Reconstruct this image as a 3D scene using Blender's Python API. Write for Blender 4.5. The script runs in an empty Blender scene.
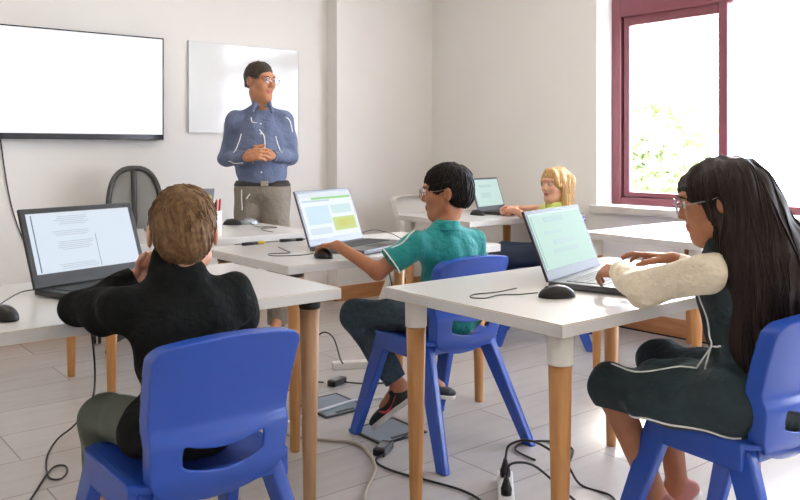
import bpy, bmesh, math, random
import numpy as np
from mathutils import Vector, Matrix
from mathutils.bvhtree import BVHTree

random.seed(7)
SC = bpy.context.scene
COL = SC.collection

# ------------------------------------------------------------------ camera, world, sun, exposure
cam_data = bpy.data.cameras.new('camera')
cam = bpy.data.objects.new('camera', cam_data)
COL.objects.link(cam)
cam.location = (0, 0, 1.18)
YAW = math.radians(-38.99)
cam.rotation_euler = (math.radians(90), 0, YAW)
cam_data.sensor_width = 36
cam_data.lens = 36.45
cam_data.shift_y = -0.125
cam_data.clip_start = 0.05
SC.camera = cam

world = bpy.data.worlds.new('sky')
SC.world = world
world.use_nodes = True
bg = world.node_tree.nodes['Background']
bg.inputs['Color'].default_value = (0.78, 0.865, 1.0, 1)
bg.inputs['Strength'].default_value = 17.0

sun_data = bpy.data.lights.new('sun', 'SUN')
sun_data.energy = 6.0
sun_data.angle = math.radians(6)
sun_data.color = (1.0, 0.95, 0.86)
sun = bpy.data.objects.new('sun', sun_data)
COL.objects.link(sun)
sun.rotation_euler = Vector((-0.85 * 0.9, -0.52 * 0.9, -0.42)).to_track_quat('-Z', 'Y').to_euler()
sun.location = (12, 8, 7)
FILL_GLOW = 11.0  # strength of the added ceiling fill panels

SC.view_settings.view_transform = 'Standard'
SC.view_settings.look = 'None'
SC.view_settings.gamma = 1
SC.view_settings.use_curve_mapping = False
SC.view_settings.exposure = 0.0


# ------------------------------------------------------------------ materials
def srgb(r, g, b):
    f = lambda c: (c / 12.92) if c <= 0.04045 else ((c + 0.055) / 1.055) ** 2.4
    return (f(r / 255), f(g / 255), f(b / 255), 1)


def mat(name, rgb, rough=0.5, metal=0.0, spec=0.5, coat=0.0, noise=None, bump=None, sheen=0.0, sss=0.0):
    """noise=(scale, second rgb[, stretch xyz]); bump=(scale, strength, distance[, stretch])"""
    m = bpy.data.materials.new(name)
    m.use_nodes = True
    nt = m.node_tree
    p = nt.nodes['Principled BSDF']
    p.inputs['Base Color'].default_value = srgb(*rgb)
    p.inputs['Roughness'].default_value = rough
    p.inputs['Metallic'].default_value = metal
    p.inputs['Specular IOR Level'].default_value = spec
    p.inputs['Coat Weight'].default_value = coat
    p.inputs['Coat Roughness'].default_value = 0.1
    p.inputs['Sheen Weight'].default_value = sheen
    if sss:
        p.inputs['Subsurface Weight'].default_value = sss
        p.inputs['Subsurface Radius'].default_value = (0.012, 0.005, 0.003)
        p.inputs['Subsurface Scale'].default_value = 1.0
    tc = nt.nodes.new('ShaderNodeTexCoord')

    def tex(scale, stretch):
        mp = nt.nodes.new('ShaderNodeMapping')
        mp.inputs['Scale'].default_value = stretch
        nt.links.new(tc.outputs['Object'], mp.inputs['Vector'])
        n = nt.nodes.new('ShaderNodeTexNoise')
        n.inputs['Scale'].default_value = scale
        n.inputs['Detail'].default_value = 5
        nt.links.new(mp.outputs['Vector'], n.inputs['Vector'])
        return n
    if noise:
        n = tex(noise[0], noise[2] if len(noise) > 2 else (1, 1, 1))
        r = nt.nodes.new('ShaderNodeValToRGB')
        r.color_ramp.elements[0].position = 0.35
        r.color_ramp.elements[1].position = 0.68
        r.color_ramp.elements[0].color = srgb(*rgb)
        r.color_ramp.elements[1].color = srgb(*noise[1])
        nt.links.new(n.outputs['Fac'], r.inputs['Fac'])
        nt.links.new(r.outputs['Color'], p.inputs['Base Color'])
    if bump:
        n = tex(bump[0], bump[3] if len(bump) > 3 else (1, 1, 1))
        b = nt.nodes.new('ShaderNodeBump')
        b.inputs['Strength'].default_value = bump[1]
        b.inputs['Distance'].default_value = bump[2]
        nt.links.new(n.outputs['Fac'], b.inputs['Height'])
        nt.links.new(b.outputs['Normal'], p.inputs['Normal'])
    return m


def emit(name, rgb, strength, gloss=True):
    m = bpy.data.materials.new(name)
    m.use_nodes = True
    p = m.node_tree.nodes['Principled BSDF']
    p.inputs['Base Color'].default_value = (0.02, 0.02, 0.02, 1)
    p.inputs['Roughness'].default_value = 0.55
    p.inputs['Specular IOR Level'].default_value = 0.12 if gloss else 0.0
    p.inputs['Emission Color'].default_value = srgb(*rgb)
    p.inputs['Emission Strength'].default_value = strength
    return m


def glass_mat(name, refl=0.06):
    m = bpy.data.materials.new(name)
    m.use_nodes = True
    nt = m.node_tree
    nt.nodes.remove(nt.nodes['Principled BSDF'])
    t = nt.nodes.new('ShaderNodeBsdfTransparent')
    g = nt.nodes.new('ShaderNodeBsdfGlossy')
    g.inputs['Roughness'].default_value = 0.02
    mx = nt.nodes.new('ShaderNodeMixShader')
    mx.inputs[0].default_value = refl
    nt.links.new(t.outputs[0], mx.inputs[1])
    nt.links.new(g.outputs[0], mx.inputs[2])
    nt.links.new(mx.outputs[0], nt.nodes['Material Output'].inputs['Surface'])
    return m


M = {}
M['wall'] = mat('painted_plaster', (243, 239, 234), 0.75, spec=0.2, noise=(1.3, (240, 235, 230)), bump=(90, 0.05, 0.002))
M['ceiling'] = mat('ceiling_paint', (240, 238, 234), 0.9, spec=0.1)
M['reveal'] = mat('reveal_paint', (240, 238, 236), 0.6, spec=0.3)
M['skirt'] = mat('skirting_wood', (204, 148, 98), 0.4, noise=(6, (186, 126, 78), (1, 1, 9)))
M['frame'] = mat('maroon_frame', (132, 72, 82), 0.35, spec=0.5)
M['marble'] = mat('sill_marble', (226, 220, 214), 0.3, noise=(5, (206, 198, 190)))
M['glass'] = glass_mat('window_glass')
M['table_top'] = mat('white_laminate', (216, 213, 209), 0.26, spec=0.5, coat=0.0)
M['table_edge'] = mat('edge_band', (226, 212, 190), 0.45)
M['wood_leg'] = mat('bamboo_leg', (196, 142, 84), 0.4, noise=(7, (176, 120, 66), (9, 9, 0.7)))
M['wood_leg_pale'] = mat('pale_bamboo_leg', (190, 150, 112), 0.45, noise=(7, (172, 130, 92), (9, 9, 0.7)))
M['sleeve_white'] = mat('sleeve_white', (232, 226, 214), 0.4)
M['sleeve_black'] = mat('sleeve_black', (26, 26, 28), 0.45)
M['chair_blue'] = mat('blue_plastic', (44, 84, 180), 0.24, spec=0.5, bump=(220, 0.06, 0.002))
M['chair_white'] = mat('white_plastic', (228, 224, 218), 0.4)
M['black'] = mat('black_plastic', (22, 22, 24), 0.38)
M['dark'] = mat('dark_plastic', (44, 44, 47), 0.45)
M['keys'] = mat('keycap_plastic', (30, 30, 33), 0.5)
M['silver'] = mat('silver_plastic', (150, 152, 158), 0.35, metal=0.6)
M['grey_deck'] = mat('grey_deck', (92, 94, 98), 0.35, metal=0.3)
M['rubber'] = mat('cable_rubber', (20, 20, 22), 0.5)
M['cable_grey'] = mat('cable_grey', (176, 166, 152), 0.5)
M['cable_white'] = mat('cable_white', (224, 224, 226), 0.5)
M['strip_white'] = mat('strip_white', (222, 218, 210), 0.4)
M['plate'] = mat('floor_box_metal', (140, 150, 160), 0.4)
M['mesh_fabric'] = mat('mesh_fabric', (176, 174, 170), 0.7, bump=(600, 0.3, 0.002))
M['chair_frame'] = mat('office_chair_frame', (66, 64, 60), 0.4)
M['white_board'] = mat('whiteboard_enamel', (236, 236, 234), 0.10, spec=0.6)
M['alu'] = mat('alu', (226, 226, 224), 0.4, metal=0.1)
M['tv_black'] = mat('tv_black', (18, 22, 34), 0.2)
M['skin_tan'] = mat('skin_tan', (196, 138, 102), 0.5, noise=(30, (188, 128, 92)), sss=0.15)
M['skin_boy'] = mat('skin_warm', (178, 118, 82), 0.5, noise=(30, (168, 108, 74)), sss=0.15)
M['skin_girl'] = mat('skin_brown', (170, 112, 80), 0.5, noise=(30, (160, 102, 70)), sss=0.15)
M['skin_fair'] = mat('skin_fair', (222, 168, 140), 0.5, noise=(30, (214, 156, 128)), sss=0.15)
M['lip'] = mat('lip', (170, 92, 82), 0.45)
M['eye_white'] = mat('eye_white', (204, 196, 188), 0.3)
M['iris'] = mat('iris', (40, 26, 18), 0.15)
M['hair_black'] = mat('hair_black', (24, 19, 17), 0.45, noise=(40, (34, 27, 24), (6, 6, 0.6)), spec=0.15)
M['hair_long'] = mat('hair_dark_brown', (26, 19, 17), 0.5, noise=(26, (50, 36, 30), (6, 6, 0.35)), spec=0.25)
M['hair_brown'] = mat('hair_brown', (100, 74, 50), 0.65, noise=(90, (134, 102, 68)), spec=0.25)
M['hair_blond'] = mat('hair_blond', (172, 128, 76), 0.45, noise=(34, (220, 182, 120), (6, 6, 0.4)), spec=0.5)
M['hair_teacher'] = mat('hair_teacher', (44, 32, 26), 0.5, noise=(60, (70, 52, 42)))
M['shirt_blue'] = mat('shirt_blue', (106, 117, 146), 0.8, sheen=0.1, noise=(500, (96, 107, 136)), bump=(13, 0.8, 0.03))
M['trouser_grey'] = mat('trouser_grey', (142, 132, 120), 0.85, bump=(15, 0.8, 0.03))
M['belt'] = mat('belt_leather', (30, 24, 22), 0.4)
M['buckle'] = mat('belt_buckle', (190, 184, 170), 0.25, metal=0.9)
M['teal'] = mat('teal_cotton', (22, 142, 138), 0.8, sheen=0.15, noise=(9, (18, 128, 126)), bump=(14, 0.8, 0.03))
M['denim'] = mat('slate_denim', (58, 76, 88), 0.85, noise=(60, (48, 64, 76)), bump=(18, 0.8, 0.03))
M['sweater'] = mat('black_sweater', (15, 17, 17), 0.95, spec=0.2, noise=(14, (26, 29, 28)), bump=(13, 0.9, 0.035))
M['khaki'] = mat('olive_trouser', (92, 98, 86), 0.85, bump=(20, 0.4, 0.015))
M['cream'] = mat('cream_cotton', (232, 218, 192), 0.8, sheen=0.1, bump=(15, 0.9, 0.03))
M['dress'] = mat('dark_green_dress', (28, 44, 48), 0.75, noise=(8, (34, 54, 60)), bump=(12, 0.9, 0.035))
M['lime'] = mat('lime_cotton', (206, 214, 120), 0.8, bump=(20, 0.3, 0.015))
M['navy'] = mat('navy_cotton', (32, 44, 66), 0.85, bump=(20, 0.3, 0.015))
M['highlight_white'] = mat('stroke_button_white', (244, 244, 240), 0.6)  # white of the drawn highlight strokes, shared by the shirt buttons
M['shoe_black'] = mat('shoe_black', (24, 24, 26), 0.6, bump=(160, 0.3, 0.003))
M['shoe_sole'] = mat('shoe_sole', (222, 218, 210), 0.6)
M['shoe_mark'] = mat('shoe_mark', (226, 72, 84), 0.5)
M['sock'] = mat('sock', (180, 120, 110), 0.8)
M['metal_thin'] = mat('spectacle_metal', (150, 130, 116), 0.3, metal=0.7)
M['lens'] = glass_mat('spectacle_lens', 0.012)
M['red_pen'] = mat('red_pen', (206, 62, 40), 0.4)
M['yellow_pen'] = mat('yellow_pen', (222, 190, 60), 0.4)
M['cup'] = mat('cup_white', (236, 234, 230), 0.35)
M['leaf'] = mat('leaf', (140, 158, 104), 0.6, noise=(3, (164, 178, 126)))
M['bark'] = mat('bark', (120, 100, 84), 0.9)
M['ground'] = mat('outdoor_paving', (214, 208, 198), 0.9, noise=(2, (200, 194, 184)))

# floor: pale wood-look planks laid along the back wall
fm = bpy.data.materials.new('plank_floor')
fm.use_nodes = True
nt = fm.node_tree
pr = nt.nodes['Principled BSDF']
tc = nt.nodes.new('ShaderNodeTexCoord')
br = nt.nodes.new('ShaderNodeTexBrick')
br.offset = 0.37
br.inputs['Color1'].default_value = srgb(194, 188, 184)
br.inputs['Color2'].default_value = srgb(186, 179, 174)
br.inputs['Mortar'].default_value = srgb(150, 143, 138)
br.inputs['Scale'].default_value = 1.0
br.inputs['Mortar Size'].default_value = 0.003
br.inputs['Brick Width'].default_value = 1.3
br.inputs['Row Height'].default_value = 0.33
nt.links.new(tc.outputs['Object'], br.inputs['Vector'])
mp = nt.nodes.new('ShaderNodeMapping')
mp.inputs['Scale'].default_value = (1.2, 9, 1)
nt.links.new(tc.outputs['Object'], mp.inputs['Vector'])
nz = nt.nodes.new('ShaderNodeTexNoise')
nz.inputs['Scale'].default_value = 2.2
nz.inputs['Detail'].default_value = 7
nt.links.new(mp.outputs[0], nz.inputs['Vector'])
mx = nt.nodes.new('ShaderNodeMix')
mx.data_type = 'RGBA'
mx.blend_type = 'MULTIPLY'
mx.inputs[0].default_value = 0.18
rp = nt.nodes.new('ShaderNodeValToRGB')
rp.color_ramp.elements[0].position = 0.3
rp.color_ramp.elements[0].color = (0.62, 0.60, 0.58, 1)
rp.color_ramp.elements[1].position = 0.6
nt.links.new(nz.outputs['Fac'], rp.inputs['Fac'])
nt.links.new(br.outputs['Color'], mx.inputs[6])
nt.links.new(rp.outputs['Color'], mx.inputs[7])
nt.links.new(mx.outputs[2], pr.inputs['Base Color'])
pr.inputs['Roughness'].default_value = 0.27
M['floor'] = fm


# ------------------------------------------------------------------ object helpers
def tag(o, label=None, cat=None, group=None, kind=None):
    if label:
        o['label'] = label
    if cat:
        o['category'] = cat
    if group:
        o['group'] = group
    if kind:
        o['kind'] = kind
    return o


def empty(name, loc, rz=0.0, label=None, cat=None, group=None):
    o = bpy.data.objects.new(name, None)
    o.empty_display_size = 0.1
    COL.objects.link(o)
    o.location = loc
    o.rotation_euler = (0, 0, rz)
    return tag(o, label, cat, group)


def link(name, me, m=None, parent=None, loc=None, rot=None, smooth=False):
    o = bpy.data.objects.new(name, me)
    COL.objects.link(o)
    if m is not None:
        for x in (m if isinstance(m, (list, tuple)) else [m]):
            me.materials.append(x)
    if parent is not None:
        o.parent = parent
    if loc is not None:
        o.location = loc
    if rot is not None:
        o.rotation_euler = rot
    if smooth:
        me.polygons.foreach_set('use_smooth', [True] * len(me.polygons))
    return o


def bm_obj(name, bm, m=None, parent=None, loc=None, rot=None, smooth=False):
    me = bpy.data.meshes.new(name)
    bm.normal_update()
    bm.to_mesh(me)
    bm.free()
    return link(name, me, m, parent, loc, rot, smooth)


def add_box(bm, lo, hi, bevel=0.0, seg=2, mi=0, mtx=None):
    r = bmesh.ops.create_cube(bm, size=1)
    vs = r['verts']
    lo, hi = Vector(lo), Vector(hi)
    for v in vs:
        v.co = Vector(((v.co.x + .5) * (hi.x - lo.x) + lo.x, (v.co.y + .5) * (hi.y - lo.y) + lo.y, (v.co.z + .5) * (hi.z - lo.z) + lo.z))
    fs = list({f for v in vs for f in v.link_faces})
    if bevel:
        es = list({e for v in vs for e in v.link_edges})
        rr = bmesh.ops.bevel(bm, geom=es, offset=bevel, segments=seg, affect='EDGES', profile=0.5)
        fs = list(set(rr['faces']) | {f for f in fs if f.is_valid})
        vs = list({v for f in fs for v in f.verts})
    for f in fs:
        f.material_index = mi
    if mtx is not None:
        for v in vs:
            v.co = mtx @ v.co
    return fs


def box(name, lo, hi, m, parent=None, bevel=0.0, loc=None, rot=None, seg=2):
    bm = bmesh.new()
    add_box(bm, lo, hi, bevel, seg)
    return bm_obj(name, bm, m, parent, loc, rot)


def add_lathe(bm, prof, n=24, mtx=None, cap=True, mi=0):
    rings = []
    for r, z in prof:
        ring = []
        for i in range(n):
            a = 2 * math.pi * i / n
            p = Vector((r * math.cos(a), r * math.sin(a), z))
            ring.append(bm.verts.new(mtx @ p if mtx is not None else p))
        rings.append(ring)
    for a, b in zip(rings, rings[1:]):
        for i in range(n):
            f = bm.faces.new((a[i], a[(i + 1) % n], b[(i + 1) % n], b[i]))
            f.smooth = True
            f.material_index = mi
    if cap:
        f = bm.faces.new(list(reversed(rings[0])))
        f.material_index = mi
        f = bm.faces.new(rings[-1])
        f.material_index = mi


def lathe(name, prof, m, parent=None, loc=None, rot=None, n=24):
    bm = bmesh.new()
    add_lathe(bm, prof, n)
    return bm_obj(name, bm, m, parent, loc, rot)


def catmull(pts, per=8):
    P = [Vector(p) for p in pts]
    P = [P[0] * 2 - P[1]] + P + [P[-1] * 2 - P[-2]]
    out = []
    for i in range(1, len(P) - 2):
        a, b, c, d = P[i - 1:i + 3]
        for k in range(per):
            t = k / per
            out.append(0.5 * ((2 * b) + (c - a) * t + (2 * a - 5 * b + 4 * c - d) * t * t + (3 * b - a - 3 * c + d) * t ** 3))
    out.append(P[-2])
    return out


def add_tube(bm, pts, r, n=8, radii=None, mi=0, cap=True):
    rings = []
    up = Vector((0, 0, 1))
    prev = None
    for i, p in enumerate(pts):
        a = pts[max(i - 1, 0)]
        b = pts[min(i + 1, len(pts) - 1)]
        t = (b - a)
        t = t.normalized() if t.length > 1e-9 else Vector((0, 0, 1))
        if prev is None:
            s = t.cross(up)
            if s.length < 0.05:
                s = t.cross(Vector((1, 0, 0)))
        else:
            s = prev - t * prev.dot(t)
        s.normalize()
        prev = s
        w = t.cross(s)
        rr = radii[i] if radii else r
        rings.append([bm.verts.new(p + (s * math.cos(2 * math.pi * k / n) + w * math.sin(2 * math.pi * k / n)) * rr) for k in range(n)])
    for a, b in zip(rings, rings[1:]):
        for k in range(n):
            f = bm.faces.new((a[k], a[(k + 1) % n], b[(k + 1) % n], b[k]))
            f.smooth = True
            f.material_index = mi
    if cap:
        bm.faces.new(list(reversed(rings[0]))).material_index = mi
        bm.faces.new(rings[-1]).material_index = mi


def tube(name, pts, r, m, parent=None, per=8, n=8, curve=True):
    bm = bmesh.new()
    P = catmull(pts, per) if curve else [Vector(p) for p in pts]
    add_tube(bm, P, r, n)
    return bm_obj(name, bm, m, parent)


def copy_tree(o, parent=None):
    c = o.copy()
    COL.objects.link(c)
    c.parent = parent
    for ch in list(o.children):
        copy_tree(ch, c)
    return c


# ------------------------------------------------------------------ distance-field modelling (bodies, clothes, shells)
def V3(*a):
    return np.array(a, dtype=np.float64)


def unit(a):
    a = np.asarray(a, dtype=np.float64)
    return a / np.linalg.norm(a)


def frame(fwd, up=(0, 0, 1)):
    """columns right, forward, up"""
    f = unit(fwd)
    r = unit(np.cross(f, up))
    u = np.cross(r, f)
    return np.stack([r, f, u], axis=1)


def cone(a, b, ra, rb=None, k=0.02, flat=False, sub=False, flat0=False):
    return ('c', V3(*a), V3(*b), ra, ra if rb is None else rb, k, flat, sub, flat0)


def ell(c, r, R=None, k=0.02, sub=False):
    return ('e', V3(*c), V3(*r), np.eye(3) if R is None else R, k, sub)


def field(prims, h, infl=0.0, pad=0.012):
    lo = np.full(3, 1e9)
    hi = -lo
    for p in prims:
        if (p[0] == 'c' and p[7]) or (p[0] == 'e' and p[5]):
            continue
        if p[0] == 'c':
            r = max(p[3], p[4])
            lo = np.minimum(lo, np.minimum(p[1], p[2]) - r)
            hi = np.maximum(hi, np.maximum(p[1], p[2]) + r)
        else:
            e = np.sqrt(((p[3] * p[2]) ** 2).sum(axis=1))
            lo = np.minimum(lo, p[1] - e)
            hi = np.maximum(hi, p[1] + e)
    lo -= pad + infl + 2 * h
    hi += pad + infl + 2 * h
    n = np.ceil((hi - lo) / h).astype(int) + 1
    Vv = np.full(n, 0.5, dtype=np.float32)
    ax = [(lo[i] + h * np.arange(n[i])).astype(np.float32) for i in range(3)]
    for p in prims:
        if p[0] == 'c':
            _, a, b, ra, rb, k, flat, sub, flat0 = p
            m = max(ra, rb) + k + 3 * h + infl
            bl, bh = np.minimum(a, b) - m, np.maximum(a, b) + m
        else:
            _, c, r, R, k, sub = p
            e = np.sqrt(((R * r) ** 2).sum(axis=1)) + k + 3 * h + infl
            bl, bh = c - e, c + e
        i0 = np.clip(np.floor((bl - lo) / h).astype(int), 0, n)
        i1 = np.clip(np.ceil((bh - lo) / h).astype(int) + 1, 0, n)
        if (i1 <= i0).any():
            continue
        sl = tuple(slice(i0[i], i1[i]) for i in range(3))
        X = ax[0][sl[0]][:, None, None]
        Y = ax[1][sl[1]][None, :, None]
        Z = ax[2][sl[2]][None, None, :]
        if p[0] == 'c':
            ba = (b - a).astype(np.float32)
            L2 = float(ba @ ba) + 1e-12
            x, y, z = X - np.float32(a[0]), Y - np.float32(a[1]), Z - np.float32(a[2])
            t0 = (x * ba[0] + y * ba[1] + z * ba[2]) / np.float32(L2)
            t = np.clip(t0, 0, 1)
            d = np.sqrt((x - t * ba[0]) ** 2 + (y - t * ba[1]) ** 2 + (z - t * ba[2]) ** 2) - (np.float32(ra) + np.float32(rb - ra) * t)
            if flat:
                d = np.maximum(d, (t0 - 1) * np.float32(math.sqrt(L2)))
            if flat0:
                d = np.maximum(d, -t0 * np.float32(math.sqrt(L2)))
        else:
            x, y, z = X - np.float32(c[0]), Y - np.float32(c[1]), Z - np.float32(c[2])
            Rf = R.astype(np.float32)
            q = [(x * Rf[0, j] + y * Rf[1, j] + z * Rf[2, j]) / np.float32(r[j]) for j in range(3)]
            k0 = np.sqrt(q[0] ** 2 + q[1] ** 2 + q[2] ** 2) + 1e-6
            k1 = np.sqrt((q[0] / np.float32(r[0])) ** 2 + (q[1] / np.float32(r[1])) ** 2 + (q[2] / np.float32(r[2])) ** 2) + 1e-6
            d = k0 * (k0 - 1) / k1
        cur = Vv[sl]
        k = max(k, 1e-4)
        if sub:
            d = -d
            hh = np.maximum(k - np.abs(cur - d), 0) / k
            Vv[sl] = np.maximum(cur, d) + hh * hh * k * 0.25
        else:
            hh = np.maximum(k - np.abs(cur - d), 0) / k
            Vv[sl] = np.minimum(cur, d) - hh * hh * k * 0.25
    return Vv - np.float32(infl), lo, ax


def nets(Vv, lo, h):
    """surface nets -> verts, quads"""
    ins = Vv < 0
    n = np.array(Vv.shape)
    s8 = np.zeros(n - 1, dtype=np.uint8)
    corners = [(i, j, k) for i in (0, 1) for j in (0, 1) for k in (0, 1)]
    for (i, j, k) in corners:
        s8 += ins[i:n[0] - 1 + i, j:n[1] - 1 + j, k:n[2] - 1 + k]
    act = np.argwhere((s8 > 0) & (s8 < 8))
    if len(act) == 0:
        return np.zeros((0, 3)), np.zeros((0, 4), int)
    idx = np.full(n - 1, -1, dtype=np.int32)
    idx[act[:, 0], act[:, 1], act[:, 2]] = np.arange(len(act))
    vals = np.stack([Vv[act[:, 0] + i, act[:, 1] + j, act[:, 2] + k] for (i, j, k) in corners], axis=1).astype(np.float64)
    acc = np.zeros((len(act), 3))
    cnt = np.zeros(len(act))
    for a in range(8):
        for b in range(a + 1, 8):
            ca, cb = np.array(corners[a]), np.array(corners[b])
            if np.abs(ca - cb).sum() != 1:
                continue
            va, vb = vals[:, a], vals[:, b]
            m = (va < 0) != (vb < 0)
            t = np.where(m, va / np.where(m, va - vb, 1), 0)
            acc += np.where(m[:, None], ca + t[:, None] * (cb - ca), 0)
            cnt += m
    verts = lo + h * (act + acc / cnt[:, None])
    quads = []
    for axis in range(3):
        o = [1, 1, 1]
        o[axis] = 0
        e = [np.arange(o[i], n[i] - 1) for i in range(3)]
        s0 = ins[e[0][0]:e[0][-1] + 1, e[1][0]:e[1][-1] + 1, e[2][0]:e[2][-1] + 1]
        sh = [0, 0, 0]
        sh[axis] = 1
        s1 = ins[e[0][0] + sh[0]:e[0][-1] + 1 + sh[0], e[1][0] + sh[1]:e[1][-1] + 1 + sh[1], e[2][0] + sh[2]:e[2][-1] + 1 + sh[2]]
        w = np.argwhere(s0 != s1)
        if len(w) == 0:
            continue
        fl = s0[w[:, 0], w[:, 1], w[:, 2]]
        w = w + np.array(o)
        b1, b2 = (axis + 1) % 3, (axis + 2) % 3
        e1 = np.zeros(3, int)
        e1[b1] = 1
        e2 = np.zeros(3, int)
        e2[b2] = 1
        q = [w - e1 - e2, w - e2, w, w - e1]
        Q = np.stack([idx[c[:, 0], c[:, 1], c[:, 2]] for c in q], axis=1)
        Q[~fl] = Q[~fl][:, ::-1]
        quads.append(Q)
    Q = np.concatenate(quads)
    return verts, Q[(Q >= 0).all(axis=1)]


def raw_mesh(name, V, Q):
    me = bpy.data.meshes.new(name)
    me.vertices.add(len(V))
    me.vertices.foreach_set('co', np.asarray(V, dtype=np.float32).ravel())
    k = Q.shape[1]
    me.loops.add(len(Q) * k)
    me.loops.foreach_set('vertex_index', np.asarray(Q, dtype=np.int32).ravel())
    me.polygons.add(len(Q))
    me.polygons.foreach_set('loop_start', np.arange(0, len(Q) * k, k, dtype=np.int32))
    me.polygons.foreach_set('use_smooth', np.ones(len(Q), dtype=bool))
    me.update(calc_edges=True)
    me.validate()
    return me


def relax(V, Q, it=1, lam=0.5):
    for _ in range(it):
        acc = np.zeros_like(V)
        cnt = np.zeros(len(V))
        for a in range(4):
            for b in ((a + 1) % 4, (a + 3) % 4):
                np.add.at(acc, Q[:, a], V[Q[:, b]])
                np.add.at(cnt, Q[:, a], 1)
        V = V + lam * (acc / np.maximum(cnt, 1)[:, None] - V)
    return V


def vnormals(V, Q):
    d1, d2 = V[Q[:, 2]] - V[Q[:, 0]], V[Q[:, 3]] - V[Q[:, 1]]
    nf = np.cross(d1, d2)
    N = np.zeros_like(V)
    for a in range(4):
        np.add.at(N, Q[:, a], nf)
    return N / (np.linalg.norm(N, axis=1)[:, None] + 1e-12)


def ripple(V, amp, freq, seed, stretch=(1, 1, 1)):
    rs = np.random.RandomState(seed)
    P = V * np.array(stretch)
    s = np.zeros(len(V))
    for k in range(7):
        d = rs.normal(size=3)
        d /= np.linalg.norm(d)
        f = freq * (0.6 + 1.2 * rs.rand())
        wob = 0.8 * np.sin(P @ (rs.normal(size=3) * freq * 0.6) + rs.rand() * 6)
        s += np.sin(P @ (d * f) + wob + rs.rand() * 6.28)
    return amp * s / 2.6


def sdf_mesh(prims, h, infl=0.0, planes=(), smooth=1, wr=None):
    Vv, lo, ax = field(prims, h, infl)
    for nrm, dist in planes:                          # keep where n.p <= dist
        nrm = unit(nrm)
        Vv = np.maximum(Vv, (ax[0][:, None, None] * np.float32(nrm[0]) + ax[1][None, :, None] * np.float32(nrm[1]) + ax[2][None, None, :] * np.float32(nrm[2])) - np.float32(dist))
    V, Q = nets(Vv, lo, h)
    if smooth:
        V = relax(V, Q, smooth)
    if wr:
        V = V + vnormals(V, Q) * ripple(V, *wr)[:, None]
    return V, Q


def sdf_obj(name, prims, h, m, parent=None, origin=(0, 0, 0), **kw):
    V, Q = sdf_mesh(prims, h, **kw)
    me = raw_mesh(name, V - np.array(origin), Q)
    return link(name, me, m, parent)


def func_mesh(f, lo, hi, h, smooth=1):
    lo, hi = V3(*lo), V3(*hi)
    n = np.ceil((hi - lo) / h).astype(int) + 1
    ax = [lo[i] + h * np.arange(n[i]) for i in range(3)]
    X, Y, Z = np.meshgrid(*ax, indexing='ij')
    Vv = f(X, Y, Z).astype(np.float32)
    V, Q = nets(Vv, lo, h)
    if smooth:
        V = relax(V, Q, smooth)
    return V, Q


# ------------------------------------------------------------------ the room
WX, WB, WP = 4.58, 5.36, 5.22        # window wall face, back wall face, pillar face
UL, VN, HC = -2.2, -2.4, 3.0         # far-left wall, wall behind the camera, ceiling


def struct(name, boxes, m, bevel=0.0):
    bm = bmesh.new()
    for lo, hi in boxes:
        add_box(bm, lo, hi, bevel)
    return tag(bm_obj(name, bm, m), kind='structure')


struct('floor', [((UL - .25, VN - .25, -0.1), (WX + .25, WB + .25, 0))], M['floor'])
struct('ceiling', [((UL - .25, VN - .25, HC), (WX + .25, WB + .25, HC + .1))], M['ceiling'])
struct('wall_back', [((UL - .25, WB, 0), (WX + .25, WB + .25, HC))], M['wall'])
struct('wall_left', [((UL - .25, VN, 0), (UL, WB, HC))], M['wall'])
struct('wall_front', [((UL - .25, VN - .25, 0), (WX + .25, VN, HC))], M['wall'])
struct('pillar', [((3.593, WP, 0), (WX, WB, HC))], M['wall'], 0.003)
W1 = (1.10, 3.50, 0.80, 2.62)        # window openings: v0 v1 z0 z1
W2 = (-1.9, 0.45, 0.80, 2.62)
T = WX + .25
struct('wall_right', [
    ((WX, VN, 0), (T, WB, W1[2] - .05)),
    ((WX, VN, W1[3]), (T, WB, HC)),
    ((WX, W1[1], W1[2] - .05), (T, WB, W1[3])),
    ((WX, W2[1], W1[2] - .05), (T, W1[0], W1[3])),
    ((WX, VN, W1[2] - .05), (T, W2[0], W1[3])),
], M['wall'])
# skirting boards
SK = .115
struct('baseboard_back', [((UL, WB - .014, 0), (3.593, WB, SK))], M['skirt'], .002)
struct('trim_1', [((3.579, WP - .014, 0), (WX, WP, SK)), ((3.579, WP - .014, 0), (3.593, WB, SK))], M['skirt'], .002)
struct('baseboard_right', [((WX - .014, VN, 0), (WX, WP - .014, SK))], M['skirt'], .002)
struct('baseboard_left', [((UL, VN, 0), (UL + .014, WB, SK))], M['skirt'], .002)


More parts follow.
